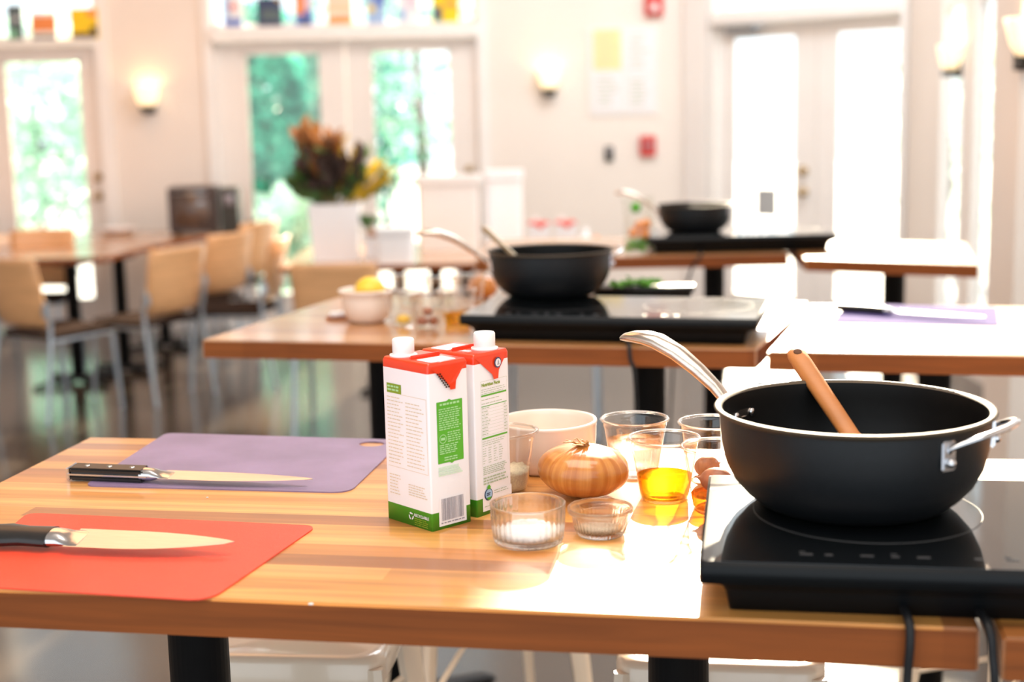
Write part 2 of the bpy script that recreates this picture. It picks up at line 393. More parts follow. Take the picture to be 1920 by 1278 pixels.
fl = struct(MB().box(-7, 6.5, -1.5, YB+.14, -.1, 0).build('floor', 'floor', smooth=False))
MB_ = MB().box(-7, 6.5, -1.5, YB+.14, ZC, ZC+.1); struct(MB_.build('ceiling', 'ceil', smooth=False))
# back wall openings: left door + transom, double door + transom
uL0, uL1 = -4.0, WB.uz(192, 200)[0]
uC0, uC1 = WB.uz(400, 200)[0], WB.uz(903, 200)[0]
zt = 2.10
zTL = WB.uz(95, 74)[1]; zTC = WB.uz(655, 47)[1]
mb = MB(); wall_with_holes(mb, -7, c0, ZC, [(uL0, uL1, 0, 3.1), (uC0, uC1, 0, 3.1)])
wb = struct(mb.build('wall_back', 'wall', smooth=False)); wb.location = WB.P(0); wb.rotation_euler.z = 0
mb = MB(); wall_with_holes(mb, 0, ua_end, ZC, [(WA.uz(1335, 200)[0], WA.uz(1702, 200)[0]-.001, 0, 4.95)])
wa = struct(mb.build('wall_corner', 'wall_light', smooth=False)); wa.location = WA.P(0); wa.rotation_euler.z = WA.rz
uR = lambda px: WR.uz(px, 250)[0]
mb = MB(); r0, r1, r2, r3, r4 = uR(1764), uR(1806), uR(1826), uR(1872), uR(1888)
wall_with_holes(mb, 0, WR.O.y+1.5, ZC, [(r0, r1, .1, 3.1), (r2, r3, .1, 3.1), (r4, r4+1.2, .1, 3.1), (r4+1.5, r4+2.9, .1, 3.1)], .06)
wr = struct(mb.build('wall_right', 'wall_light', smooth=False)); wr.location = WR.P(0); wr.rotation_euler.z = WR.rz
mb = MB(); mb.box(-7.14, -7, -1.5, YB+.14, 0, ZC); struct(mb.build('wall_left', 'wall', smooth=False))

def glazed_door(name, wall, u0, u1, z1, glass_px, hinge_right=True, knobs=None, sill=.22, m='door'):
    """leaf between u0 and u1 with one tall light"""
    t = thing(name, None, None, wall.P(0), wall.rz); struct(t)
    g0, g1, gz0, gz1 = glass_px
    mb = MB(); y0, y1 = .035, .08
    mb.box(u0, g0, y0, y1, .01, z1, ).box(g1, u1, y0, y1, .01, z1).box(g0, g1, y0, y1, .01, gz0).box(g0, g1, y0, y1, gz1, z1)
    # beads
    for a, b, c, d in ((g0, g1, gz0, gz0+.02), (g0, g1, gz1-.02, gz1)): mb.box(a, b, y0-.008, y0+.01, c, d)
    mb.box(g0, g0+.02, y0-.008, y0+.01, gz0, gz1).box(g1-.02, g1, y0-.008, y0+.01, gz0, gz1)
    lf = mb.build('door_leaf', m, t, smooth=False)
    MB().box(g0, g1, .055, .060, gz0, gz1).build('glass_pane', 'pane', t, smooth=False)
    for (ku, kz) in knobs or ():
        kb = MB(); kb.lathe([(0, 0), (.030, 0), (.031, .008), (.012, .012), (.012, .03), (.026, .036), (.029, .05), (.018, .062), (0, .064)], 20)
        k = kb.build('door_knob', 'brass', lf); k.location = (ku, y0, kz); k.rotation_euler = (math.pi/2, 0, 0)
    return t
def casing(name, wall, u0, u1, z1, w=.09, ztrans=None, ztop=3.1, mull=None):
    mb = MB(); d0 = -.03
    mb.box(u0-w, u0+.02, d0, .16, 0, ztop+w).box(u1-.02, u1+w, d0, .16, 0, ztop+w).box(u0+.02, u1-.02, d0, .16, ztop-.02, ztop+w)
    if ztrans: mb.box(u0+.02, u1-.02, -.07, .16, z1+.005, ztrans)
    o = struct(mb.build(name, 'trim', smooth=False)); o.location = wall.P(0); o.rotation_euler.z = wall.rz; return o
def transom(name, wall, u0, u1, z0, z1, bars=()):
    t = thing(name, None, None, wall.P(0), wall.rz); struct(t)
    mb = MB(); mb.box(u0, u1, .07, .11, z0, z0+.03).box(u0, u1, .07, .11, z1-.03, z1).box(u0, u0+.03, .07, .11, z0, z1).box(u1-.03, u1, .07, .11, z0, z1)
    for b in bars: mb.box(b-.015, b+.015, .07, .11, z0, z1)
    mb.build('window_frame', 'trim', t, smooth=False)
    MB().box(u0+.03, u1-.03, .088, .092, z0+.03, z1-.03).build('glass_pane', 'pane', t, smooth=False); return t
# left door
casing('trim_1', WB, uL0, uL1, zt, .07, zTL)
g = (WB.uz(12, 250)[0], WB.uz(158, 250)[0], .22, WB.uz(90, 112)[1])
glazed_door('door_1', WB, uL0+.02, uL1-.02, zt, g, knobs=[WB.uz(183, 368), WB.uz(183, 332)])
transom('window_1', WB, uL0+.02, uL1-.02, zTL, 3.08)
# double door in the middle
casing('trim_2', WB, uC0, uC1, zt, .05, zTC)
um = WB.uz(652, 250)[0]
gl = (WB.uz(462, 250)[0], WB.uz(607, 250)[0], .22, WB.uz(530, 97)[1]); gr_ = (WB.uz(697, 250)[0], WB.uz(850, 250)[0], .22, WB.uz(775, 91)[1])
glazed_door('door_2', WB, uC0+.02, um-.003, zt, gl)
glazed_door('door_3', WB, um+.003, uC1-.02, zt, gr_, knobs=[WB.uz(880, 318)])
transom('window_2', WB, uC0+.02, uC1-.02, zTC, 3.08)
# angled wall with the bright double door
a0, a1 = WA.uz(1338, 200)[0], WA.uz(1700, 200)[0]
zA = WA.uz(1340, 32)[1]; zAg = WA.uz(1430, 64)[1]
casing('trim_3', WA, a0, a1-.02, 2.13, .02, zA+.02, 4.93)
am = WA.uz(1526, 200)[0]
glazed_door('door_4', WA, a0+.02, am-.003, 2.13, (WA.uz(1368, 250)[0], WA.uz(1490, 250)[0], .2, zAg), knobs=[WA.uz(1503, 360), WA.uz(1503, 320)], m='trim')
glazed_door('door_5', WA, am+.003, a1-.04, 2.13, (WA.uz(1560, 250)[0], WA.uz(1690, 250)[0], .2, zAg), m='trim')
transom('window_3', WA, a0+.02, a1-.04, zA+.02, 4.91)
o = struct(MB().box(0.0, a0-.03, -.05, 0, 0, ZC).build('trim_4', 'trim', smooth=False)); o.location = WA.P(0); o.rotation_euler.z = WA.rz
# glazed right wall
for i, (a, b) in enumerate(((r0, r1), (r2, r3), (r4, r4+1.2), (r4+1.5, r4+2.9))):
    t = thing('window_%d' % (i+4), None, None, WR.P(0), WR.rz); struct(t)
    mb = MB(); mb.box(a, a+.03, -.01, .05, .1, 3.1).box(b-.03, b, -.01, .05, .1, 3.1).box(a+.03, b-.03, -.01, .05, .1, .2).box(a+.03, b-.03, -.01, .05, 3.0, 3.1).box(a+.03, b-.03, .0, .05, 2.1, 2.18)
    mb.build('window_frame', 'trim', t, smooth=False)
    MB().box(a+.03, b-.03, .03, .034, .2, 3.0).build('glass_pane', 'pane', t, smooth=False)
# baseboards
mb = MB()
for a, b in ((uL1+.07, uC0-.05), (uC1+.05, c0-.06)): mb.box(a, b, -.015, 0, 0, .12)
o = struct(mb.build('baseboard_back', 'trim', smooth=False)); o.location = WB.P(0)

# outdoors
struct(MB().box(-14, 16, YB+.14, 40, -.12, -.02).build('trim_5', 'ground', smooth=False)).name = 'ground'
struct(MB().box(6.5, 16, -2, YB+.14, -.12, -.02).build('ground', 'ground', smooth=False))
def tree(name, label, px, y, zc, rad, h, n, lm, cat='tree', group=None, trunk=True, leafL=.16):
    p = Y(px, 300, y); t = thing(name, label, cat, (p.x, y, -.02), 0, group)
    if trunk:
        MB().loft([((0, 0, 0), .09, .09), ((.02, 0, zc*.5), .07, .07), ((-.03, .02, zc+.3*h), .03, .03)], 10).build('trunk', 'bark', t)
    mb = MB()
    for _ in range(n):
        a = random.uniform(0, 6.283); c = random.uniform(-1, 1); rr = random.uniform(.25, 1)**.5
        q = Vector((math.cos(a)*math.sqrt(1-c*c)*rad*rr, math.sin(a)*math.sqrt(1-c*c)*rad*rr*.7, zc + c*h*rr))
        mb.leaf(q, (random.uniform(-1, 1), random.uniform(-1, 1), random.uniform(-1, .6)), leafL*random.uniform(.7, 1.3), leafL*.6)
    mb.build('foliage', lm, t); return t
tree('tree', 'teal green tree behind the left pane of the middle double door', 500, 13.5, 1.55, .42, 1.15, 1300, 'leaf_teal')
tree('tree', 'pale tree far back, at the right side of the left double door pane', 585, 17.5, 1.4, .55, 1.5, 1100, 'leaf_mid', leafL=.2)
tree('shrub', 'low green shrub behind the left pane of the middle double door', 560, 12.2, .55, .5, .5, 900, 'leaf_pale', 'shrub', trunk=True, leafL=.12)
tree('tree', 'open tree with gaps of sky behind the right pane of the middle double door', 790, 15.5, 2.0, .72, 1.2, 400, 'leaf_mid')
tree('tree', 'teal tree far behind the right pane of the middle door, near its left edge', 722, 18.5, 1.4, .35, 1.3, 380, 'leaf_teal')
tree('tree', 'pale green tree behind the glass of the left door', 70, 17, 1.5, 1.3, 1.4, 1500, 'leaf_pale', leafL=.22)
tree('tree', 'thin pale tree seen through the narrow window beside the beige pillar', 1775, 14.5, 1.4, .8, 1.6, 500, 'leaf_pale')
# parked car seen through the left door
p = Y(120, 425, 21); cr = thing('parked_car', 'dark blue car parked outside behind the left glass door', 'car', (p.x, 21, -.02), .15)
mb = MB(); mb.prism([(-2.0, .35), (2.0, .35), (2.05, .7), (1.3, .86), (.8, 1.25), (-.9, 1.28), (-1.5, .88), (-2.05, .75)], -.8, .8)
bo = mb.build('car_body', 'car', cr, smooth=False); bo.rotation_euler = (math.pi/2, 0, 0)
mb = MB(); mb.prism([(-.8, .9), (1.15, .88), (.72, 1.2), (-.75, 1.22)], -.81, .81); w_ = mb.build('car_windows', 'screen', cr, smooth=False); w_.rotation_euler = (math.pi/2, 0, 0)
for sx in (-1.25, 1.3):
    for sy in (-1, 1):
        w_ = MB().lathe([(0, -.1), (.3, -.1), (.33, -.06), (.33, .06), (.3, .1), (0, .1)], 24).build('wheel', 'black', cr); w_.location = (sx, sy*.72, .33); w_.rotation_euler = (math.pi/2, 0, 0)

# pillar of the angled corner and the free standing column on the right
cp = struct(MB().box(1.905, 2.2, 5.35, 5.65, 0, ZC).box(1.89, 2.215, 5.335, 5.665, 0, .12).build('trim_6', 'wall', smooth=False))

# ------------------------------------------------------------------ wall sconces
def make_sconce(label, loc, rz):
    t = thing('wall_sconce', label, 'wall lamp', loc, rz, 'lit wall sconces')
    # local y points to the wall; origin on the wall plane
    MB().box(-.045, .045, -.02, 0, -.125, -.02, bev=.004).build('back_plate', 'bronze', t)
    MB().box(-.050, .050, -.10, -.015, -.115, -.075, bev=.006).build('lamp_holder', 'bronze', t)
    mb = MB(); n = 0
    prof = [(-.072, .045, .030), (-.03, .066, .042), (.05, .085, .052), (.065, .088, .054)]
    def ringp(hx, hy, z, cy=-.062): return [(-hx, cy-hy, z), (-hx*.6, cy-hy*1.15, z), (hx*.6, cy-hy*1.15, z), (hx, cy-hy, z), (hx, cy+hy*.9, z), (-hx, cy+hy*.9, z)]
    rings = [[mb.bm.verts.new(q) for q in ringp(hx, hy, z)] for z, hx, hy in prof]
    inner = [[mb.bm.verts.new(q) for q in ringp(hx-.004, hy-.004, max(z, -.066))] for z, hx, hy in prof]
    for a, b in zip(rings, rings[1:]):
        for i in range(6): mb.bm.faces.new((a[i], a[(i+1) % 6], b[(i+1) % 6], b[i]))
    for a, b in zip(inner, inner[1:]):
        for i in range(6): mb.bm.faces.new((a[(i+1) % 6], a[i], b[i], b[(i+1) % 6]))
    for i in range(6): mb.bm.faces.new((rings[-1][i], rings[-1][(i+1) % 6], inner[-1][(i+1) % 6], inner[-1][i]))
    mb.bm.faces.new(list(reversed(rings[0]))); mb.bm.faces.new(inner[0])
    mb.build('lamp_shade', 'shade', t)
    l = bpy.data.lights.new('bulb', 'POINT'); l.energy = 1.0; l.color = (1, .62, .28); l.shadow_soft_size = .03
    lo = bpy.data.objects.new('bulb', l); COL.objects.link(lo); lo.parent = t; lo.location = (0, -.062, .035); return t
u, z = WB.uz(280, 180); sc0 = make_sconce('lit glass wall sconce on the wall between the left door and the double door', WB.P(u, 0, z), 0)
u, z = WB.uz(1029, 148); s2 = dup(sc0, WB.P(u, 0, z), 0, 'lit glass wall sconce on the wall left of the notice board')
u, z = WR.uz(1803, 105); s3 = dup(sc0, WR.P(u, 0, z), WR.rz, 'lit glass wall sconce on the right wall, seen from its side')
p = Y(1913, 68, 5.35); s4 = dup(sc0, (p.x+.02, 5.35, p.z), 0, 'largest lit wall sconce, at the top right edge of the picture')
u, z = WA.uz(1268, 143) if False else (0, 0)

# ------------------------------------------------------------------ things on the back wall
def wallbox(name, label, cat, x0, y0, x1, y1, d, m, group=None, wall=None):
    wall = wall or WB
    u0_, z1_ = wall.uz(x0, y0); u1_, z0_ = wall.uz(x1, y1)
    t = thing(name, label, cat, wall.P((u0_+u1_)/2, 0, z0_), wall.rz, group); w, h = (u1_-u0_)/2, z1_-z0_
    return t, w, h
t, w, h = wallbox('fire_alarm_strobe', 'red fire alarm strobe at the top of the back wall above the notice board', 'fire alarm', 1208, -12, 1243, 30, .05, 'redplastic')
MB().box(-w, w, -.05, 0, 0, h, bev=.008).build('alarm_housing', 'redplastic', t)
l_ = MB().lathe([(0, 0), (.03, 0), (.026, .015), (.012, .022), (0, .023)], 20).build('strobe_lens', 'whiteplastic', t); l_.location = (0, -.05, h*.35); l_.rotation_euler = (math.pi/2, 0, 0)
t, w, h = wallbox('fire_pull_station', 'red and grey fire alarm pull station on the wall right of the black thermostat', 'fire alarm', 1199, 255, 1229, 292, .05, 'redplastic')
MB().box(-w, w, -.045, 0, 0, h, bev=.006).build('alarm_housing', 'redplastic', t)
MB().box(-w*.6, w*.6, -.06, -.044, h*.45, h*.62).build('pull_handle', 'grey', t)
t, w, h = wallbox('thermostat', 'small black thermostat on the back wall below the notice board', 'thermostat', 1134, 274, 1150, 302, .03, 'dev')
MB().box(-w, w, -.025, 0, 0, h, bev=.004).build('thermostat_case', 'dev', t); MB().box(-w*.6, w*.6, -.027, -.024, h*.55, h*.85).build('display', 'grey', t)
t, w, h = wallbox('notice_board', 'pale notice board on the back wall right of the sconce', 'notice board', 1103, 52, 1234, 214, .02, 'paper')
MB().box(-w, w, -.012, 0, 0, h).build('board', 'whitebin', t, smooth=False)
bl = t.location
def sheet(label, x0, y0, x1, y1, m, cat='paper', lines='grey'):
    a, b = WB.uz(x0, y0); c, d = WB.uz(x1, y1)
    s_ = thing('paper_sheet', label, cat, WB.P((a+c)/2, 0, d), 0, 'sheets pinned to the notice board'); hw, hh = (c-a)/2, b-d
    MB().box(-hw, hw, -.0135, -.0122, 0, hh).build('sheet', m, s_, smooth=False)
    mb = MB()
    for k in range(7):
        zz = hh*(.88-.12*k); mb.box(-hw*.75, hw*random.uniform(.1, .75), -.0140, -.0136, zz-.004, zz+.004)
    mb.build('print', 'ptext' if m == 'ypaper' else 'gtext', s_, smooth=False)
sheet('yellow sheet pinned at the top left of the notice board', 1112, 56, 1164, 130, 'ypaper')
sheet('white sheet pinned at the right of the notice board', 1174, 56, 1226, 138, 'paper')
sheet('white sheet pinned below the yellow sheet on the notice board', 1112, 138, 1168, 206, 'paper')
sheet('white sheet pinned at the bottom right of the notice board', 1174, 144, 1226, 206, 'paper')
# grey notice on the right door glass, door closer
u0_, z1_ = WA.uz(1410, 353); u1_, z0_ = WA.uz(1449, 407)
t = thing('door_notice', 'small grey notice stuck on the glass of the bright right double door', 'notice', WA.P((u0_+u1_)/2, .053, z0_), WA.rz)
MB().box(-(u1_-u0_)/2, (u1_-u0_)/2, -.002, 0, 0, z1_-z0_).build('notice_sheet', mat('grey_sheet', (.42, .44, .45), .6, noise=.03), t, smooth=False)
u0_, z1_ = WA.uz(1345, 52)
t = thing('door_closer', 'grey door closer at the top of the bright right double door', 'door closer', WA.P(u0_+.2, .034, z1_-.06), WA.rz)
MB().box(-.12, .12, -.06, 0, 0, .06, bev=.006).build('closer_body', 'chairtube', t); MB().box(-.02, .22, -.085, -.060, .045, .06).build('closer_arm', 'chairtube', t)

# painted panels standing on the transom ledges
PAL = {}
def pc(n, c):
    if n not in PAL: PAL[n] = mat('paint_'+n, c, .6, noise=.12, nscale=18)
    return PAL[n]
pc('slate', (.10, .14, .15)); pc('orange', (.85, .28, .08)); pc('cream', (.85, .80, .72)); pc('yellow', (.95, .62, .01)); pc('ink', (.03, .03, .04))
pc('navy', (.04, .06, .13)); pc('blue', (.12, .20, .55)); pc('red', (.85, .10, .04)); pc('white', (.82, .84, .88)); pc('peach', (.88, .55, .28)); pc('sky', (.35, .50, .75)); pc('pink', (.80, .62, .70)); pc('leaf', (.2, .5, .3))
def art(label, x0, x1, y0, y1, base, shapes):
    a, b = WB.uz(x0, y0, -.04); c, d = WB.uz(x1, y1, -.04); zl = zTL if x0 < 300 else zTC
    t = thing('painted_panel', label, 'painting', (a/2+c/2, YB-.035, zl), 0, 'painted panels on the transom ledges'); hw = (c-a)/2; hh = max(b-zl, .1)
    MB().box(-hw, hw, -.010, .010, 0, hh).build('panel', PAL[base], t, smooth=False)
    for i, (m, k, q) in enumerate(shapes):
        mb = MB()
        if k == 'o':
            mb.lathe([(0, 0), (q[2]*hw, 0), (q[2]*hw, .0015), (0, .0015)], 20)
            o_ = mb.build('painted_spot', PAL[m], t); o_.location = (q[0]*hw, -.0102-.001*i, q[1]*hh); o_.rotation_euler = (math.pi/2, 0, 0)
        else: mb.box(q[0]*hw, q[1]*hw, -.0115-.001*i, -.0100-.0005*i, q[2]*hh, q[3]*hh); mb.build('painted_patch', PAL[m], t, smooth=False)
art('dark slate painted panel above the left door', 12, 45, 10, 70, 'slate', [('leaf', 'r', (-.9, .2, .05, .3)), ('white', 'o', (.1, .6, .35))])
art('orange and cream painted panel above the left door', 56, 108, 24, 68, 'cream', [('orange', 'r', (-.95, .95, .3, .85)), ('ink', 'r', (-.95, .95, .02, .12))])
art('yellow and black painted panel above the left door', 130, 184, 16, 66, 'yellow', [('ink', 'r', (-.95, .95, .02, .18)), ('orange', 'r', (.3, .95, .7, .95)), ('ink', 'r', (.5, .95, .18, .4))])
art('white painted panel with a red dot and blue base above the double door', 417, 456, -12, 54, 'white', [('red', 'o', (.05, .6, .35)), ('blue', 'r', (-.95, .95, .03, .25)), ('sky', 'r', (-.95, -.4, .3, .9))])
art('dark navy painted panel above the double door', 480, 530, -4, 50, 'navy', [('slate', 'r', (-.6, .8, .2, .6)), ('yellow', 'o', (.7, .92, .15))])
art('orange and blue painted panel above the double door', 552, 587, -12, 48, 'blue', [('orange', 'r', (-.95, .1, .35, .98)), ('pink', 'r', (.2, .95, .5, .98)), ('ink', 'r', (-.3, .6, .05, .2))])
art('peach striped painted panel above the double door', 612, 661, -8, 45, 'peach', [('cream', 'r', (-.95, .95, .35, .5)), ('orange', 'r', (-.95, .95, .1, .25)), ('cream', 'r', (-.95, .95, .7, .85))])
art('light blue painted panel with a yellow spot above the double door', 686, 723, -12, 44, 'sky', [('yellow', 'o', (-.5, .5, .4)), ('blue', 'r', (-.1, .95, .6, .95))])
art('pale pink painted panel above the double door', 745, 786, -12, 42, 'white', [('pink', 'r', (-.2, .9, .5, .95)), ('sky', 'r', (-.95, -.3, .1, .5))])
art('yellow painted panel with a blue corner above the double door', 810, 861, -12, 40, 'yellow', [('navy', 'r', (-.95, -.3, .08, .55)), ('orange', 'r', (-.1, .9, .55, .72)), ('leaf', 'r', (-.95, -.2, .02, .1))])

# ------------------------------------------------------------------ tables
def table(label, fl_, fr, br, bl_, z, legs, top='tabletop', th=.042, group=None, cat='table'):
    """corners on the floor plan, drawn in a local frame whose x runs along the front edge"""
    a = Vector(fl_); d = (Vector(fr)-a); rz = math.atan2(d.y, d.x); R = Matrix.Rotation(-rz, 2)
    L = [tuple(R @ (Vector(p)-a)) for p in (fl_, fr, br, bl_)]
    t = thing('pedestal_table', label, cat, (a.x, a.y, 0), rz, group)
    mb = MB(); n = len(L); 
    bot = [mb.bm.verts.new((x, y, z-th)) for x, y in L]; tp = [mb.bm.verts.new((x, y, z)) for x, y in L]
    f = mb.bm.faces.new(tp); mb.bm.faces.new(list(reversed(bot)))
    for i in range(4):
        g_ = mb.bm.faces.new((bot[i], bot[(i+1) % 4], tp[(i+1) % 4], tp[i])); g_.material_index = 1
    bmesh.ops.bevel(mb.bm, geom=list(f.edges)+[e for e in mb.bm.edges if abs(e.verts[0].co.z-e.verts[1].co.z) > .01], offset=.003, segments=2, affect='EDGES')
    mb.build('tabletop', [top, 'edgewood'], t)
    for (x, y) in legs:
        q = R @ (Vector((x, y))-a)
        MB().lathe([(.038, .03), (.038, z-th-.012), (.10, z-th-.010), (.10, z-th)], 32, (q.x, q.y, 0), cap0=True, cap1=True).build('pedestal_column', 'black', t)
        mb = MB()
        for k in range(4):
            an = math.pi/4 + k*math.pi/2; e = Vector((math.cos(an), math.sin(an), 0))*.30; s_ = Vector((-e.y, e.x, 0)).normalized()
            c_ = Vector((q.x, q.y, 0)); mb.loft([(c_+Vector((0, 0, .035)), .035, .022), (c_+e*.9+Vector((0, 0, .02)), .028, .014), (c_+e+Vector((0, 0, .012)), .02, .010)], 10)
        mb.build('pedestal_foot', 'black', t)
    return t
def colxy(px, py, y): p = Y(px, py, y); return (p.x, y)
table('tall striped wood table in front carrying the two cartons and the cutting mats', (-.815, 1.55), (.450, 1.322), (.585, 2.03), (-.69, 2.26), T, [colxy(374, 1235, 1.74), colxy(1272, 1250, 1.70)], th=.043)
table('tall wood table at the bottom right corner, under the right part of the front hob', (.464, 1.298), (1.55, 1.10), (1.70, 1.84), (.602, 2.0), T, [(1.15, 1.6)], th=.043)
table('tall wood table in the second row carrying the lemon bowl and a hob', (-.718, 3.252), (.514, 2.95), (.77, 3.655), (-.471, 4.014), T, [colxy(1218, 730, 3.36), colxy(720, 730, 3.6)], 'tabletop_dull')
table('tall wood table in the second row on the right, carrying the purple mat', (.534, 2.928), (1.72, 2.63), (1.954, 3.32), (.768, 3.615), T, [colxy(1752, 715, 3.3)], 'tabletop_dull')
table('tall wood table in the third row carrying the farthest hob and pan', (-.12, 4.90), (.957, 4.87), (1.0, 5.62), (-.08, 5.66), T, [colxy(1339, 520, 5.2)], 'tabletop_dull')
table('tall wood table in the third row on the right with an empty top', (.98, 4.70), (1.46, 4.41), (1.64, 5.1), (1.045, 5.42), T, [colxy(1676, 530, 4.95)], 'tabletop_dull')
LT = .76
table('low wood dining table behind, under the planter and the white bins', (-1.25, 7.62), (.95, 7.60), (.95, 8.95), (-1.25, 8.95), LT, [colxy(748, 515, 8.1), colxy(817, 515, 8.1), colxy(876, 515, 8.3)], 'tabletop_dull', .035)
table('low wood dining table at the left edge with two black columns', (-4.0, 8.30), (-2.42, 8.42), (-2.30, 9.15), (-4.0, 9.15), LT, [(-2.62, 8.45), (-2.43, 8.80)], 'tabletop_dull', .035)
table('low wood dining table running back along the row of chairs', (-4.0, 9.2), (-2.30, 9.2), (-1.98, 10.3), (-4.0, 10.3), LT, [(-2.4, 9.75)], 'tabletop_dull', .035)

# ------------------------------------------------------------------ chairs
def make_chair(label, loc, rz):
    t = thing('dining_chair', label, 'chair', loc, rz, 'maple backed dining chairs')
    # faces +y; origin on the floor below the seat centre
    mb = MB(); pts = [(-.21, -.20), (.21, -.20), (.225, .22), (-.225, .22)]
    mb.prism(rounded(pts, .06), .435, .465); mb.build('seat', 'seatpad', t)
    mb = MB(); n = 9; rows = []
    for j, (zz, yy, hw) in enumerate(((.50, -.185, .17), (.53, -.205, .195), (.62, -.225, .205), (.74, -.245, .21), (.84, -.265, .212), (.865, -.272, .20))):
        rows.append([((2*i/(n-1)-1)*hw, yy - .035*(1-(2*i/(n-1)-1)**2), zz) for i in range(n)])
    fr = [[mb.bm.verts.new(p) for p in r] for r in rows]; bk = [[mb.bm.verts.new((p[0], p[1]-.012, p[2])) for p in r] for r in rows]
    for A, s_ in ((fr, 1), (bk, -1)):
        for a, b in zip(A, A[1:]):
            for i in range(n-1):
                q = (a[i], a[i+1], b[i+1], b[i]); mb.bm.faces.new(q if s_ < 0 else tuple(reversed(q)))
    for i in range(n-1): mb.bm.faces.new((fr[0][i], fr[0][i+1], bk[0][i+1], bk[0][i])); mb.bm.faces.new((fr[-1][i+1], fr[-1][i], bk[-1][i], bk[-1][i+1]))
    for a, b, c, d in zip(fr, fr[1:], bk, bk[1:]): mb.bm.faces.new((a[0], c[0], d[0], b[0])); mb.bm.faces.new((a[-1], b[-1], d[-1], c[-1]))
    mb.build('backrest', 'maple', t)
    for s_ in (-1, 1):
        MB().tube([(s_*.225, -.275, 0), (s_*.218, -.215, .42), (s_*.215, -.21, .52), (s_*.213, -.23, .64)], .012, 10, (0, 1, 0)).build('leg', 'chairtube', t)
        MB().tube([(s_*.225, .225, 0), (s_*.215, .195, .425)], .012, 10, (0, 1, 0)).build('leg', 'chairtube', t)
        MB().tube([(s_*.215, -.20, .425), (s_*.215, .19, .425)], .010, 8).build('seat_rail', 'chairtube', t)
        MB().box(s_*.213-.018, s_*.213+.018, -.245, -.215, .56, .62, bev=.004).build('back_bracket', 'chairtube', t)
    return t
def face(dx, dy): return math.atan2(dy, dx) - math.pi/2
def chair_px(px, y): p = Y(px, 520, y); return (p.x, y, 0)
p = Y(38, 545, 7.45)
ch0 = make_chair('maple backed chair nearest the left edge of the picture', (p.x+.12, 7.62, 0), face(.55, .84))
dup(ch0, (Y(325, 520, 7.85).x-.19, 7.97, 0), face(-.84, .54), 'maple backed chair nearest the camera in the row along the left tables')
dup(ch0, (Y(425, 520, 8.75).x-.2, 8.85, 0), face(-.88, .48), 'maple backed chair second in the row along the left tables')
dup(ch0, (Y(478, 520, 9.6).x-.2, 9.7, 0), face(-.9, .43), 'maple backed chair third in the row along the left tables')
dup(ch0, (-1.62, 8.32, 0), face(-1, .1), 'pale chair just right of the row, left of the planter')
dup(ch0, (Y(160, 520, 9.55).x-.05, 9.28+.15, 0), face(.2, -1) if False else face(.5, .86), 'chair seen between the two black columns under the left table') if False else None
dup(ch0, (Y(632, 520, 6.8).x, 7.05, 0), face(.05, 1), 'maple backed chair seen from behind below the white planter')
dup(ch0, (Y(160, 520, 7.9).x+.02, 8.02, 0) if False else (-3.05, 9.02, 0), face(.3, -1) if False else face(0, -1), 'maple backed chair on the far side of the left table')
dup(ch0, (.20, 6.95, 0), face(.1, 1), 'chair behind the second row table, legs seen above the white bowl')
0 and dup(ch0, (1.05, 6.9, 0), face(-.2, 1), 'chair behind the second row table, legs seen left of the pan handle')

# ------------------------------------------------------------------ metal stools
def make_stool(label, loc, rz):
    t = thing('metal_stool', label, 'stool', loc, rz, 'cream metal stools')
    mb = MB(); h = .76
    def ringv(hw, z, r): return [mb.bm.verts.new((x, y, z)) for x, y in rounded([(-hw, -hw), (hw, -hw), (hw, hw), (-hw, hw)], r, 6)]
    rs = [ringv(.155, h-.045, .05), ringv(.155, h-.012, .05), ringv(.150, h-.003, .048), ringv(.143, h, .045), ringv(.128, h-.003, .04), ringv(.02, h-.006, .008)]
    for a, b in zip(rs, rs[1:]):
        for i in range(len(a)): mb.bm.faces.new((a[i], a[(i+1) % len(a)], b[(i+1) % len(a)], b[i]))
    mb.bm.faces.new(rs[-1]); mb.build('seat', 'stool', t)
    for sx in (-1, 1):
        for sy in (-1, 1):
            mb = MB(); tp = Vector((sx*.135, sy*.135, h-.02)); bt = Vector((sx*.20, sy*.20, 0))
            mb.loft([(bt, .012, .008), (bt.lerp(tp, .5), .018, .010), (tp, .028, .014)], 8, (sx, -sy, 0)); mb.build('leg', 'stool', t)
    for z_ in (.27,):
        k = .135 + (.20-.135)*(1-z_/(h-.02))
        for a, b in (((-k, -k), (k, -k)), ((k, -k), (k, k)), ((k, k), (-k, k)), ((-k, k), (-k, -k))):
            MB().tube([(a[0], a[1], z_), (b[0], b[1], z_)], .009, 8).build('footrest', 'stool', t)
    for a, b in (((-1, -1), (1, 1)), ((-1, 1), (1, -1))):
        MB().tube([(a[0]*.16, a[1]*.16, .45), (b[0]*.145, b[1]*.145, .62)], .006, 8).build('brace', 'stool', t)
    return t
st0 = make_stool('cream metal stool under the front table, below the red mat', (-.345, 2.20, 0), math.radians(-6))
dup(st0, (.315, 2.13, 0), math.radians(-8), 'cream metal stool under the front table, below the hob')
dup(st0, (-.08, 2.78, 0), math.radians(20), 'cream metal stool standing between the first and second tall tables')
dup(st0, (.96, 2.55, 0), math.radians(10), 'cream metal stool between the tall tables at the right edge')
0 and dup(st0, (.62, 4.0, 0), math.radians(5), 'cream metal stool behind the second row table, right of its column')
0 and dup(st0, (1.30, 4.05, 0), math.radians(-15), 'cream metal stool behind the right second row table')

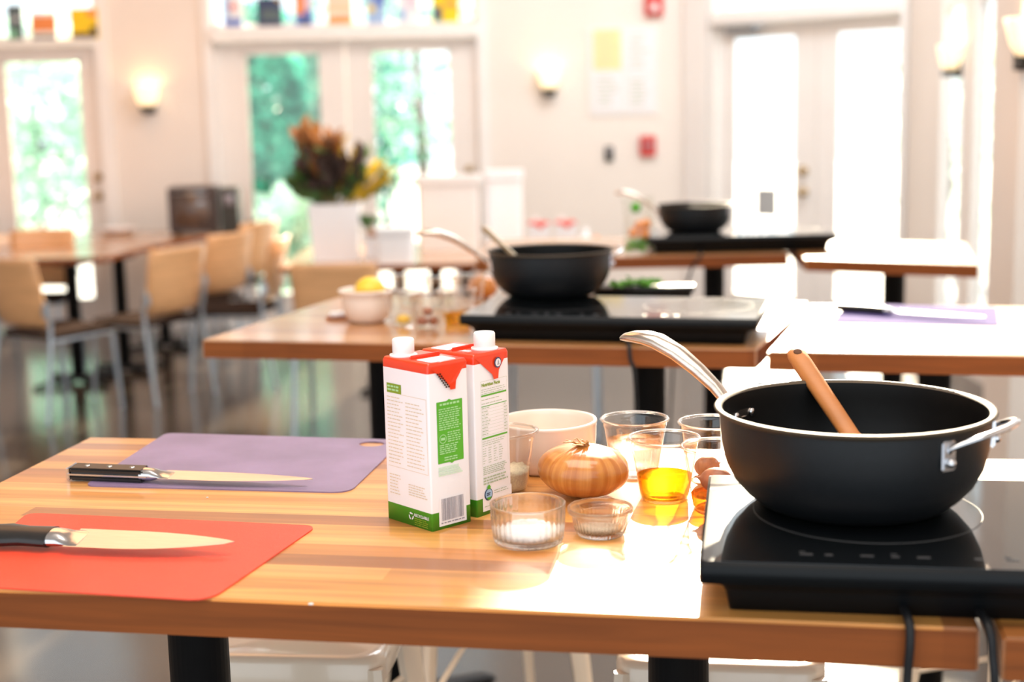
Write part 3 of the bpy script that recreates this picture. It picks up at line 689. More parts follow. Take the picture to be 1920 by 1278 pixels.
# ------------------------------------------------------------------ hobs
def make_hob(label, loc, rz, Wd=.62, Dp=.345):
    """double induction hob; origin at the front left corner of the top, on the table"""
    t = thing('induction_hob', label, 'induction hob', loc, rz, 'double induction hobs')
    mb = MB(); h = .06
    lv = [(.030, .030, 0), (.026, .026, .020), (.022, .022, .028), (.010, .012, .034), (.008, .008, .037), (0, 0, .037), (0, 0, .0585)]
    rs = [[mb.bm.verts.new((x, y, z)) for x, y in rounded([(a, b), (Wd-a, b), (Wd-a, Dp-b), (a, Dp-b)], .006, 3)] for a, b, z in lv]
    mb.bm.faces.new(list(reversed(rs[0])))
    for a, b in zip(rs, rs[1:]):
        for i in range(len(a)): mb.bm.faces.new((a[i], a[(i+1) % len(a)], b[(i+1) % len(a)], b[i]))
    mb.bm.faces.new(rs[-1]); mb.build('hob_body', 'hobbody', t, sharp=.4)
    gt = MB().prism(rounded([(.003, .003), (Wd-.003, .003), (Wd-.003, Dp-.003), (.003, Dp-.003)], .006, 3), .0585, .06).build('glass_top', 'hobglass', t, smooth=False)
    for cx in (.178, Wd-.150):
        mb = MB(); mb.lathe([(.1235, .0601), (.1235, .0604), (.1243, .0604), (.1243, .0601)], 96, (cx, .200, 0)); mb.build('heating_ring', 'ringmark', gt)
    mb = MB()
    for k, x in enumerate((.10, .125, .16, .19, .215, .27, .30, .34, .37, .41, .45, .48)):
        w_ = .008 if k % 2 else .013; mb.box(x, x+w_, .030, .036, .0601, .0603)
        if k % 3 == 0: mb.box(x, x+.006, .040, .043, .0601, .0603)
    mb.build('control_marks', 'dimmark', gt, smooth=False)
    return t
a = G(1310, 1052, T+.06); b = G(1915, 1062, T+.06)
hz = math.atan2(b.y-a.y, b.x-a.x) - math.radians(2.5)
hob1 = make_hob('black double induction hob in front under the large pan', (a.x, a.y, T), hz, .66)
a2 = G(860, 590, T+.06); b2 = G(1400, 598, T+.06); 
hob2 = dup(hob1, (a2.x, a2.y, T), math.atan2(b2.y-a2.y, b2.x-a2.x), 'black induction hob on the second row table under the pan with a steel spoon')
a3 = G(1222, 452, T+.06); hob3 = dup(hob1, (a3.x, 4.94, T), -.02, 'black induction hob on the third row table, farthest from the camera')
# cords of the front hob
def cord(parent, pts, label=None):
    R = Matrix.Rotation(-parent.rotation_euler.z, 3, 'Z'); L = [R @ (Vector(p)-Vector(parent.location)) for p in pts]
    # catmull-rom smoothing
    out = []
    for i in range(len(L)-1):
        p0, p1, p2, p3 = L[max(i-1, 0)], L[i], L[i+1], L[min(i+2, len(L)-1)]
        for k in range(6):
            s_ = k/6; out.append(.5*((2*p1)+(p2-p0)*s_+(2*p0-5*p1+4*p2-p3)*s_*s_+(3*p1-p0-3*p2+p3)*s_**3))
    out.append(L[-1]); return MB().tube(out, .0045, 10, (1, 0, 0)).build('power_cord', 'black', parent)
q = G(1703, 1172, T)
cord(hob1, [(q.x+.01, q.y+.12, T+.012), (q.x+.003, q.y+.04, T+.008), (q.x, q.y+.0, T+.006), (q.x-.001, q.y-.011, T-.012), (q.x-.003, q.y-.010, T-.06), (q.x-.006, q.y-.008, T-.2), (q.x-.02, q.y+.1, T-.6), (q.x-.03, q.y+.2, .01)])
cord(hob1, [(.462, 1.42, T+.012), (.458, 1.35, T+.008), (.456, 1.315, T+.004), (.457, 1.305, T-.02), (.460, 1.305, T-.08), (.47, 1.36, T-.3), (.5, 1.5, .01)])
q = G(1180, 655, T); cord(hob2, [(q.x, q.y+.12, T+.014), (q.x, q.y+.03, T+.008), (q.x, q.y-.001, T+.006), (q.x+.001, q.y-.012, T-.02), (q.x+.012, q.y-.008, T-.08), (q.x+.02, q.y+.05, T-.4), (q.x, q.y+.2, .01)])
q = G(1310, 478, T); cord(hob3, [(q.x+.02, q.y+.15, T+.012), (q.x+.01, q.y+.02, T+.006), (q.x, q.y-.012, T-.01), (q.x-.03, q.y-.01, T-.06), (q.x-.08, q.y+.02, T-.3), (q.x-.1, q.y+.2, .01)])

# ------------------------------------------------------------------ pans
def make_pan(label, loc, rz):
    """origin at the centre of the base; long handle along local +x"""
    t = thing('saute_pan', label, 'pan', loc, rz, 'dark anodised pans')
    mb = MB(); mb.mi = 0
    out = [(0, 0), (.095, 0), (.106, .004), (.120, .015), (.133, .030), (.142, .048), (.147, .068), (.149, .090), (.1495, .1055)]
    rim = [(.1495, .1055), (.152, .1075), (.1545, .1085), (.1555, .1105), (.154, .1122), (.150, .1122), (.1465, .1095)]
    inn = [(.1465, .1095), (.1455, .100), (.1455, .090), (.1435, .068), (.1385, .048), (.129, .031), (.116, .017), (.10, .008), (.09, .006), (0, .006)]
    mb.lathe(out, 96); mb.build('pan_body', 'anod', t)
    MB().lathe(inn, 96).build('pan_inside', 'nonstick', t)
    MB().lathe(rim, 96).build('pan_rim', 'panrim', t)
    # long handle
    path = []
    P = [(.146, .078, .012, .0035), (.152, .082, .013, .005), (.165, .094, .0095, .0065), (.185, .112, .0095, .0075), (.21, .130, .012, .0085), (.24, .148, .0150, .0095), (.27, .160, .0170, .0098), (.288, .163, .0170, .009), (.306, .163, .0150, .0075), (.320, .161, .0105, .0055), (.327, .159, .005, .003)]
    for x, z, w_, h_ in P: path.append(((x, 0, z), w_, h_))
    lh = MB().loft(path, 24, (0, 0, 1)).build('long_handle', 'steel', t)
    MB().box(.1445, .153, -.022, .022, .060, .092, bev=.003).build('handle_bracket', 'steel', lh)
    for s_ in (-1, 1): 
        r_ = MB().ball((.1435, s_*.017, .083), .0055, (.5, 1, 1)).build('rivet', 'steel_dark', lh)
    # helper handle on the far side
    hp = []; 
    for s_ in (-1, 1):
        an = math.pi+.07 + s_*.45; c_ = Vector((math.cos(an)*.1495, math.sin(an)*.1495, .073))
        tn = Vector((-math.sin(an), math.cos(an), 0)); nr = Vector((math.cos(an), math.sin(an), 0))
        mb = MB(); L = [c_ + tn*x + nr*(.0035) + Vector((0, 0, z+.012)) for x, z in ((-.0095, -.016), (.0095, -.016), (.0095, .016), (-.0095, .016))]
        vs = [mb.bm.verts.new(p) for p in L]; vi = [mb.bm.verts.new(p - nr*.006) for p in L]
        mb.bm.faces.new(vs); mb.bm.faces.new(list(reversed(vi)))
        for i in range(4): mb.bm.faces.new((vs[i], vi[i], vi[(i+1) % 4], vs[(i+1) % 4]))
        bmesh.ops.recalc_face_normals(mb.bm, faces=mb.bm.faces[:])
        bmesh.ops.bevel(mb.bm, geom=list(mb.bm.edges), offset=.002, segments=2, affect='EDGES')
        hpl = mb.build('handle_plate', 'steel_dark', t)
        MB().ball(c_ + nr*.005 + Vector((0, 0, .005)), .0055, (1, 1, 1)).build('rivet', 'steel_dark', hpl)
    for k in range(15):
        s_ = -1+2*k/14; an = math.pi+.07 + s_*.45; e = (1-abs(s_)**3.0)
        rr = .153 + .024*e; hp.append(((math.cos(an)*rr, math.sin(an)*rr, .093 + .016*e), .0045, .0032))
    hp = [((math.cos(math.pi-.38)*.1525, math.sin(math.pi-.38)*.1525, .088), .004, .003)] + hp + [((math.cos(math.pi+.52)*.1525, math.sin(math.pi+.52)*.1525, .088), .004, .003)]
    MB().loft(hp, 12).build('helper_handle', 'steel_dark', t)
    return t
pb = G(1597, 941, T+.06)
PZ = T+.0606
pan1 = make_pan('large dark pan with a steel handle on the front hob', (pb.x, pb.y, PZ), math.radians(138))
q2 = G(1033, 553, T+.06)
pan2 = dup(pan1, (q2.x, q2.y, PZ), math.radians(188), 'dark pan with a steel spoon in it on the second row hob')
q3 = G(1303, 440, T+.06); pan3 = dup(pan1, (Y(1303, 420, 5.13).x, 5.13, PZ), math.radians(168), 'dark pan on the third row hob, farthest and smallest', sc=.88)
# tan spatula handle in the front pan
tip = Y(1487, 655, 1.775); rimp = Y(1532, 722, 1.712)
d = (rimp-tip).normalized(); end = tip + d*.235
t = thing('wooden_spoon', 'tan wooden spoon leaning in the large front pan', 'spoon', tip)
pr = []
for s_, w_, h_ in ((0, .004, .003), (.004, .0095, .006), (.012, .0125, .0075), (.03, .0130, .008), (.08, .0120, .008), (.13, .0115, .0075), (.17, .011, .007), (.20, .019, .006), (.225, .024, .005), (.240, .022, .004), (.250, .010, .003)):
    pr.append((d*s_, w_, h_))
# the flat face with the hole looks up and towards the camera
MB().loft(pr, 20, (0, -.75, .65)).build('spoon_handle', 'spat', t)
sdv = d.cross(Vector((0, -.75, .65))).normalized(); upn = sdv.cross(d).normalized()
hole = MB(); hole.lathe([(0, 0), (.0052, 0), (.0052, .0004), (.0044, .0010), (0, .0008)], 20); ho = hole.build('hanging_hole', mat('hole_shade', (.10, .035, .012), .8, noise=.1), t)  # dark disc on the surface stands in for the shade inside the hole
ho.location = d*.014 + upn*.0074; ho.rotation_euler = upn.to_track_quat('Z', 'Y').to_euler()
# steel spoon in the second pan
a = Y(905, 425, 3.62); b = Y(972, 487, 3.50); d = (b-a).normalized()
t = thing('steel_spoon', 'steel spoon leaning in the pan on the second row hob', 'spoon', a)
L_ = (b-a).length+.13
MB().loft([(d*0, .006, .002), (d*.02, .010, .003), (d*(L_*.3), .008, .003), (d*(L_*.6), .006, .003), (d*(L_-.07), .007, .003), (d*(L_-.04), .022, .004), (d*L_, .010, .003)], 12, (0, -.7, .7)).build('spoon_body', mat('dull_steel', (.36, .29, .20), .35, .9, noise=.1), t)

# ------------------------------------------------------------------ cartons
def dashes(mb, f, u0, u1, z0, z1, rows, h=.0009, gap=.0016, ragged=.3, words=True, rng=None):
    """f(u,z,off)->point; little broken strokes that stand for lines of fine print"""
    rng = rng or random
    for r in range(rows):
        z = z1 - (z1-z0)*(r+.5)/rows; ue = u1 - rng.random()*ragged*(u1-u0); u = u0
        while u < ue-.002:
            w_ = min(rng.uniform(.0025, .0075), ue-u); mb.quad(f(u, z-h/2, 1), f(u+w_, z-h/2, 1), f(u+w_, z+h/2, 1), f(u, z+h/2, 1)); u += w_+gap*rng.uniform(.5, 1)
            if not words: pass
def make_carton(label, loc, rz, A=.090, B=.063, H=.205, kind=0, simple=False):
    """origin at the near bottom corner; local x along the narrow side (B), local y along the broad side (A)"""
    t = thing('broth_carton', label, 'carton', loc, rz, None)
    mb = MB(); bands = [(0, 0), (.022, 1), (H-.011, 0), (H, 2)]
    pts = rounded([(0, 0), (B, 0), (B, A), (0, A)], .0025, 3)
    zs = [0, .0225, H-.0085, H]
    rs = [[mb.bm.verts.new((x, y, z)) for x, y in pts] for z in zs]
    for k, (a, b) in enumerate(zip(rs, rs[1:])):
        for i in range(len(a)): f_ = mb.bm.faces.new((a[i], a[(i+1) % len(a)], b[(i+1) % len(a)], b[i])); f_.material_index = (1, 0, 2)[k]
    f_ = mb.bm.faces.new(list(reversed(rs[0]))); f_.material_index = 1
    # slightly pitched top
    rt = [mb.bm.verts.new((B/2+(x-B/2)*.93, A/2+(y-A/2)*.98, H+.004)) for x, y in pts]
    for i in range(len(rt)): f_ = mb.bm.faces.new((rs[-1][i], rs[-1][(i+1) % len(rt)], rt[(i+1) % len(rt)], rt[i])); f_.material_index = 2
    f_ = mb.bm.faces.new(rt); f_.material_index = 2
    mb.build('carton_body', ['board_white', 'cgreen', 'cred'], t, sharp=.5)
    # folded seam and printed patches on the top
    MB().box(B*.12, B*.88, A*.47, A*.485, H+.0035, H+.0085, bev=.0015).build('top_seam', 'cred', t)
    ty = (A*.06, A*.38) if kind == 0 else (A*.58, A*.92)
    MB().prism(rounded([(B*.16, ty[0]), (B*.80, ty[0]), (B*.80, ty[1]), (B*.16, ty[1])], .003), H+.004, H+.0045).build('top_print', 'paper', t, smooth=False)
    cp_ = MB(); cp_.lathe([(0, 0), (.0175, 0), (.0175, .003), (.0135, .0035), (.0135, .005), (.0138, .0065), (.0138, .021), (.0125, .0228), (0, .023)], 40, (*((B*.32, A*.80) if kind == 0 else (B*.66, A*.22)), H+.0035))
    cp_.build('screw_cap', 'cap', t)
    # folded ears on the narrow side
    eps = .0004
    def fs(u, z, o=0): return (u, -eps*(1+o), z)           # narrow side, u from the near corner
    def fb(u, z, o=0): return (-eps*(1+o), A-u, z)         # broad side, u from its left end
    mb = MB(); zt_ = H-.0005
    vs = [mb.bm.verts.new(p) for p in ((.003, -.0004, zt_), (B-.003, -.0004, zt_), (B*.68, -.0022, H-.021), (B*.655, -.0024, H-.0315), (B*.53, -.0024, H-.0315), (B*.49, -.0022, H-.025))]
    mb.bm.faces.new((vs[0], vs[5], vs[4], vs[3], vs[2], vs[1])); mb.build('folded_ear', 'cred', t, smooth=False)
    rng = random.Random(3+kind)
    if simple: return t
    if kind == 0:
        mb = MB(); mb.prism([(0, 0)]*0 or [(0, 0), (1, 0), (1, 1)], 0, 0) if False else None
        # broad side
        mb.quad(fb(.008, .165), fb(.037, .165), fb(.037, .177), fb(.008, .177)); gtg = mb.build('green_tag', 'olive', t, smooth=False)
        mb = MB(); dashes(mb, fb, .010, .034, .167, .1755, 2, h=.0024, ragged=.25, rng=rng); mb.build('tag_print', 'pgreen', gtg, smooth=False)
        mb = MB(); dashes(mb, fb, .008, .040, .074, .162, 19, h=.0011, rng=rng); dashes(mb, fb, .045, .082, .074, .158, 18, h=.0011, rng=rng)
        dashes(mb, fb, .008, .033, .034, .062, 7, h=.0011, ragged=.4, rng=rng); dashes(mb, fb, .046, .084, .038, .054, 5, h=.0011, rng=rng)
        for a, b, c_, d_ in ((.006, .086, .0705, .0710), (.038, .086, .1645, .1650), (.0855, .086, .0705, .165)): mb.quad(fb(a, c_), fb(b, c_), fb(b, d_), fb(a, d_))
        mb.build('fine_print', 'ptext', t, smooth=False)
        # recycling mark: three bent arrows round a triangle
        mb = MB()
        for k in range(3):
            an = k*2*math.pi/3 + math.pi/2
            for s0, s1 in ((-.75, .15), (.15, .72)):
                pa = [(.0495+math.cos(an+s)*r, .0125+math.sin(an+s)*r) for s, r in ((s0, .0030), (s1, .0030), (s1, .0050), (s0, .0050))]
                mb.quad(*[fb(u_, z_, 1) for u_, z_ in pa])
        mb.build('recycling_mark', 'paper', t, smooth=False)
        text_mesh('RECYCLABLE', .0050, 'paper', t, 'recyclable_print', (-.0009, A-.0555, .0135), (math.pi/2, 0, -math.pi/2), .0001)
        mb = MB(); dashes(mb, fb, .056, .085, .002, .012, 4, h=.0010, ragged=.15, rng=rng); mb.build('fine_print', 'olive', t, smooth=False)
        # narrow side
        mb = MB(); P_ = [(.012, .083), (.030, .083), (.034, .081), (.038, .083), (.053, .083), (.053, .160), (.036, .160), (.032, .162), (.028, .160), (.012, .160)]
        mb.bm.faces.new([mb.bm.verts.new(fs(u, z)) for u, z in P_]); gpl = mb.build('green_panel', 'lgreen', t, smooth=False)
        mb = MB(); dashes(mb, fs, .015, .050, .124, .152, 10, h=.0013, ragged=.12, rng=rng); dashes(mb, fs, .017, .048, .154, .159, 1, h=.0026, ragged=.05, rng=rng)
        dashes(mb, fs, .028, .050, .108, .122, 5, h=.0013, ragged=.15, rng=rng); dashes(mb, fs, .015, .048, .094, .107, 5, h=.0013, ragged=.2, rng=rng); dashes(mb, fs, .022, .044, .085, .091, 2, h=.0015, ragged=.1, rng=rng)
        for k in range(24):
            a_, b_ = 2*math.pi*k/24, 2*math.pi*(k+1)/24
            mb.quad(*[fs(.0205+math.cos(x)*r, .1135+math.sin(x)*r, 1) for x, r in ((a_, .0048), (b_, .0048), (b_, .0057), (a_, .0057))])
        mb.quad(fs(.0172, .1118, 1), fs(.0238, .1118, 1), fs(.0238, .1152, 1), fs(.0172, .1152, 1))
        mb.build('panel_print', 'pgreen', gpl, smooth=False)
        mb = MB(); dashes(mb, fs, .012, .053, .067, .079, 5, h=.0016, ragged=.2, gap=.0006, rng=rng); mb.build('pale_print', mat('pale_mint_print', (.62, .80, .60), .5, noise=.03), t, smooth=False)
        bpl = MB().quad(fs(.011, .004), fs(.055, .004), fs(.055, .040), fs(.011, .040)).build('barcode_panel', 'board_white', t, smooth=False)
        mb = MB(); u = .015
        while u < .050:
            w_ = rng.choice((.0004, .0004, .0008, .0012)); mb.quad(fs(u, .0105, 1), fs(u+w_, .0105, 1), fs(u+w_, .0385, 1), fs(u, .0385, 1)); u += w_+rng.choice((.0004, .0006, .0009))
        dashes(mb, fs, .014, .052, .006, .0095, 1, h=.0015, ragged=.02, rng=rng)
        mb.build('barcode', 'grey', bpl, smooth=False)
        mb = MB(); 
        for k in range(2):
            for j in range(7):
                s_ = .1+.11*j; p0 = Vector((.010+.020*s_ + k*.004, 0, H-.008-.026*s_)); mb.quad(fs(p0.x, p0.z, 6), fs(p0.x+.0025, p0.z-.0008, 6), fs(p0.x+.0030, p0.z+.0013, 6), fs(p0.x+.0005, p0.z+.002, 6))
        mb.build('date_stamp', 'bronze', t, smooth=False)
    else:
        x0, x1 = .013, B-.006
        text_mesh('Nutrition Facts', .0058, 'olive', t, 'nutrition_title', (x0+.001, -.0006, .1665), (math.pi/2, 0, 0), .0002)
        for z_, h_ in ((.1535, .0022), (.1405, .0009), (.0985, .0022)): MB().quad(fs(x0, z_), fs(x1, z_), fs(x1, z_+h_), fs(x0, z_+h_)).build('green_rule', 'lgreen', t, smooth=False)
        mb = MB()
        for k in range(9): z_ = .1365-.0042*k; mb.quad(fs(x0, z_), fs(x1, z_), fs(x1, z_+.0002), fs(x0, z_+.0002)); dashes(mb, fs, x0, x0+.012+.012*rng.random(), z_+.0008, z_+.0035, 1, rng=rng); dashes(mb, fs, x1-.006, x1, z_+.0008, z_+.0035, 1, ragged=.0, rng=rng)
        dashes(mb, fs, x0, x1, .156, .164, 3, h=.0007, rng=rng); dashes(mb, fs, x0, x1, .142, .152, 2, rng=rng)
        for c_ in range(4): dashes(mb, fs, x0+.0105*c_, x0+.0105*c_+.008, .066, .088, 7, h=.0007, rng=rng)
        dashes(mb, fs, x0, x1, .089, .097, 3, h=.0007, rng=rng); dashes(mb, fs, x0, x1, .052, .064, 5, h=.0010, ragged=.15, rng=rng)
        for a, b, c_, d_ in ((x0-.001, x0-.0008, .064, .173), (x1+.0008, x1+.001, .064, .173), (x0-.001, x1+.001, .173, .1733)): mb.quad(fs(a, c_), fs(b, c_), fs(b, d_), fs(a, d_))
        mb.build('nutrition_table', 'gtext', t, smooth=False)
        mb = MB(); dashes(mb, fs, x0, x1, .039, .050, 3, h=.0020, ragged=.25, rng=rng); mb.build('bold_print', 'gtext', t, smooth=False)
        MB().quad(fs(.011, .005), fs(B, .005), fs(B, .030), fs(.011, .030)).build('white_panel', 'board_white', t, smooth=False)
        def disc(mb_, cu, cz, r, o): mb_.bm.faces.new([mb_.bm.verts.new(fs(cu+math.cos(2*math.pi*k/28)*r, cz+math.sin(2*math.pi*k/28)*r, o)) for k in range(28)])
        mb = MB(); disc(mb, .022, .026, .0080, 1); rb_ = mb.build('round_badge', 'navy', t, smooth=False)
        mb = MB(); disc(mb, .022, .0265, .0064, 2); mb.build('badge_centre', 'sky_print', rb_, smooth=False)
        mb = MB(); dashes(mb, fs, .0175, .0265, .0245, .0290, 2, h=.0014, ragged=.05, rng=rng); o_ = mb.build('badge_print', 'navy', rb_, smooth=False); o_.location.y = -.0010
        mb = MB(); mb.bm.faces.new([mb.bm.verts.new(fs(u_, z_, 3)) for u_, z_ in ((.0175, .0215), (.022, .0185), (.0265, .0215), (.0255, .0225), (.0185, .0225))]); mb.bm.faces.new([mb.bm.verts.new(fs(u_, z_, 3)) for u_, z_ in ((.019, .033), (.025, .033), (.0255, .036), (.0225, .039), (.019, .0365))])
        mb.build('badge_leaf', 'lgreen', rb_, smooth=False)
        mb = MB(); dashes(mb, fs, .033, B-.003, .024, .030, 2, h=.0009, rng=rng); dashes(mb, fs, .014, .028, .009, .013, 1, rng=rng); mb.build('fine_print', 'gtext', t, smooth=False)
        mb = MB(); disc(mb, .044, H-.011, .0068, 6); rm_ = mb.build('ring_mark', 'navy', t, smooth=False)
        mb = MB(); disc(mb, .044, H-.011, .0052, 7); mb.build('ring_centre', 'paper', rm_, smooth=False)
        mb = MB(); mb.quad(fs(.0415, H-.0135, 8), fs(.0465, H-.0135, 8), fs(.046, H-.0125, 8), fs(.042, H-.0125, 8)); mb.bm.faces.new([mb.bm.verts.new(fs(u_, z_, 8)) for u_, z_ in ((.0430, H-.0120), (.0452, H-.0120), (.0448, H-.0082), (.0438, H-.0078))]); mb.build('ring_emblem', 'grey', rm_, smooth=False)
    return t
q = G(811, 997, T)
make_carton('white carton with a green text panel and bar code, left on the front table', (q.x, q.y, T), math.radians(42), kind=0)
make_carton('white carton showing its Nutrition Facts, right on the front table', (q.x+.0540, q.y+.0570, T), math.radians(50), B=.068, kind=1)

# ------------------------------------------------------------------ cutting mats and knives
def mat_sheet(name, label, m, corners, r, z, th=.0018, hole=None, group='plastic cutting mats'):
    c = sum((Vector(p[:2]) for p in corners), Vector((0, 0)))/len(corners)
    L = [Vector(p[:2])-c for p in corners]
    mb = MB(); mb.prism(rounded(L, r, 8), 0, th, hole=[tuple(Vector(h)-c) for h in hole] if hole else None)
    o = mb.build(name, m, sharp=.5); o.location = (c.x, c.y, z); return tag(o, label, 'cutting mat', group)
fr_, br_, bl2 = G(392, 1128, T), G(596, 987, T), G(52, 963, T); fl2 = fr_ + (G(0, 1104, T)-fr_)*1.28
mat_sheet('cutting_mat', 'red flexible cutting mat at the left end of the front table', 'redmat', [fl2, fr_, br_, bl2], [.02, .028, .022, .02], T)
pa, pb_, pc_, pd = G(158, 912, T), G(312, 813, T), G(757, 826, T), G(655, 925, T)
hc = G(697, 834, T); hx = (pc_-pb_).normalized(); hy = (pc_-pd).normalized()
hole = [tuple((hc + hx*(.020*math.cos(a_)) + hy*(.017*math.sin(a_)))[:2]) for a_ in [2*math.pi*k/24 for k in range(24)]]
mat_sheet('cutting_mat', 'purple flexible cutting mat at the back left of the front table', 'purplemat', [pa, pd, pc_, pb_], [.018, .03, .03, .018], T, hole=hole)

def make_knife(label, loc, rz, L, hl, bw, hw, tilt=0, style='western'):
    """local x from butt to tip, origin at the butt"""
    t = thing('kitchen_knife', label, 'knife', loc, rz, None); t.rotation_euler = (tilt, 0, rz)
    zb = .010
    b0 = hl+.018
    mb = MB(); n = 18; top, bot = [], []
    for i in range(n+1):
        s_ = i/n; x = b0 + (L-b0)*s_
        ys = bw*.5 - bw*.50*max(0, (s_-.35)/.65)**2.2*.62      # spine
        ye = -bw*.5 + bw*(.62)*max(0, (s_-.25)/.75)**2.0      # edge curves up to the point
        if i == n: ys = ye = bw*.155
        top.append((x, ys)); bot.append((x, ye))
    th = .0011
    pts = top + list(reversed(bot[:-1]))
    vs_t = [mb.bm.verts.new((x, y, zb+(th if k <= n else 0.0))) for k, (x, y) in enumerate(pts)]
    vs_b = [mb.bm.verts.new((x, y, zb-(th if k <= n else 0.0)-.0001)) for k, (x, y) in enumerate(pts)]
    mb.bm.faces.new(list(reversed(vs_t))); mb.bm.faces.new(vs_b)
    for i in range(len(pts)): mb.bm.faces.new((vs_t[i], vs_t[(i+1) % len(pts)], vs_b[(i+1) % len(pts)], vs_b[i]))
    bmesh.ops.recalc_face_normals(mb.bm, faces=mb.bm.faces[:]); mb.build('blade', 'blade', t, smooth=False)
    MB().loft([((hl-.012, 0, zb), hw*.5, .0095), ((hl+.004, 0, zb), hw*.46, .0088), ((hl+.014, .0, zb), bw*.40, .0050), ((hl+.024, 0, zb), bw*.47, .0022), ((hl+.034, 0, zb), bw*.46, .0010)], 20).build('bolster', 'steel_dark', t)
    if style == 'western':
        mb = MB()
        for s_ in (1, -1):
            mb.box(.004, hl-.006, -hw*.5, hw*.48, zb+(.0012 if s_ > 0 else -.0095), zb+(.0095 if s_ > 0 else -.0012), bev=.0028)
        hs = mb.build('handle_scale', 'knifehandle', t)
        MB().box(.002, hl, -hw*.5-.0004, hw*.48+.0004, zb-.0012, zb+.0012).build('tang', 'steel_dark', t, smooth=False)
        MB().box(0, .005, -hw*.5, hw*.48, zb-.0096, zb+.0096, bev=.001).build('butt_cap', 'steel_dark', t)
        for k in range(3):
            MB().lathe([(.0038, 0), (.0036, .0006), (0, .0008)], 16, (hl*(.22+.28*k), 0, zb+.0093)).build('rivet', 'steel_dark', hs)
    else:
        MB().loft([((0, 0, zb), .006, .005), ((.004, 0, zb), hw*.5, .0095), ((.03, 0, zb), hw*.62, .0105), ((hl*.55, 0, zb), hw*.5, .0100), ((hl-.008, 0, zb), hw*.56, .0098)], 20).build('handle', 'knifehandle', t)
    return t
a = G(134, 898, T); b = G(585, 916, T); v = b-a
make_knife('slicing knife with black riveted handle lying on the purple mat', (a.x, a.y, T+.0022), math.atan2(v.y, v.x), v.length, .125, .033, .027, tilt=math.radians(5), style='western')
a = G(-25, 1023, T); b = G(438, 1045, T); v = b-a
make_knife('broad chef knife with black handle lying on the red mat', (a.x, a.y, T+.006), math.atan2(v.y, v.x), v.length, .098, .046, .038, tilt=math.radians(9), style='round')

# ------------------------------------------------------------------ cups, bowls and food on the front table
def make_cup(label, loc, group='clear plastic cups', H=.083, r1=.0465, r0=.031):
    t = thing('plastic_cup', label, 'cup', loc, 0, group)
    mb = MB()
    prof = [(0, .003), (r0-.004, .003), (r0-.002, .0), (r0, .0006)]
    for k in range(1, 9):
        s_ = k/8; prof.append((r0+(r1-.003-r0)*s_*.96, .0006+(H-.012)*s_))
    prof += [(r1-.0025, H-.009), (r1-.0022, H-.003), (r1, H-.0022), (r1+.0012, H-.0008), (r1+.0002, H+.0008), (r1-.0022, H+.0003), (r1-.0032, H-.002)]
    MB().lathe(prof, 64).build('cup_wall', 'cupglass', t)
    MB().lathe([(r1-.0010, H-.0030), (r1+.0016, H-.0026), (r1+.0022, H-.0010), (r1+.0010, H+.0006), (r1-.0014, H+.0003), (r1-.0010, H-.0030)], 64).build('cup_rim', 'rimglass', t)
    return t
def liquid(name, label, loc, z0, z1, m, H=.083, r1=.0465, r0=.031, cat='liquid', wav=0):
    rr = lambda z: r0 + (r1-.003-r0)*min(1, z/(H-.012)) - .0008
    mb = MB(); prof = [(0, z0)] + [(rr(z0+(z1-z0)*k/5)-(.0 if k else .001), z0+(z1-z0)*k/5) for k in range(6)] + [(0, z1)]
    mb.lathe(prof, 48)
    if wav:
        for v_ in mb.bm.verts:
            if v_.co.z > z1-1e-5: v_.co.z += random.uniform(-wav, wav)
    o = mb.build(name, m); o.location = loc; return tag(o, label, cat, kind='stuff')
def heap(name, label, loc, r, h, m, cat, seg=40, n=9, rough=.0012):
    mb = MB(); prof = [(0, 0), (r, 0)] + [(r*math.cos(math.pi/2*k/n), .004+h*math.sin(math.pi/2*k/n)**1.2) for k in range(0, n+1)]
    mb.lathe(prof, seg)
    for v_ in mb.bm.verts:
        if v_.co.z > .002: v_.co += Vector((random.uniform(-1, 1), random.uniform(-1, 1), random.uniform(-1, 1)))*rough
    o = mb.build(name, m); o.location = loc; return tag(o, label, cat, kind='stuff')
cB = G(1246, 934, T); cA = G(1191, 892, T); cC = G(1331, 900, T); cD = G(1347, 955, T); cS = G(946, 917, T)
cup0 = make_cup('clear plastic cup holding golden oil, in front of the water cup', (cB.x, cB.y, T))
liquid('olive_oil', 'golden oil in the bottom of the plastic cup', (cB.x, cB.y, T), .0036, .033, 'oil')
dup(cup0, (cA.x, cA.y, T), 0, 'clear plastic cup half full of water behind the oil cup')
liquid('water', 'clear water in the plastic cup behind the oil cup', (cA.x, cA.y, T), .0036, .052, 'water')
dup(cup0, (cC.x+.004, cC.y, T), 0, 'clear plastic cup behind, half hidden by the left rim of the large pan')
dup(cup0, (cD.x, cD.y+.003, T), 0, 'clear plastic cup with amber liquid and a shallot beside the front hob')
liquid('amber_vinegar', 'amber liquid in the cup beside the front hob', (cD.x, cD.y+.003, T), .0036, .021, 'amber')
dup(cup0, (cS.x, cS.y, T), 0, 'clear plastic cup holding couscous, right of the cartons')
liquid('couscous', 'cream coloured couscous in the cup right of the cartons', (cS.x, cS.y, T), .0036, .030, 'couscous', cat='couscous', wav=.0025)
def shallot(label, loc, r, rz=0, sc=(1.15, .9, .85)):
    mb = MB(); mb.ball((0, 0, 0), r, sc, 20)
    mb.loft([((r*1.05, 0, 0), r*.28, r*.25), ((r*1.3, 0, .001), r*.12, r*.1), ((r*1.5, 0, .002), r*.06, r*.05)], 8)
    o = mb.build('shallot', 'garlic'); o.location = loc; o.rotation_euler = (0, 0, rz); return tag(o, label, 'shallot')
shallot('brown shallot sitting in the cup with amber liquid', (cD.x-.002, cD.y+.003, T+.038), .019, 2.6)
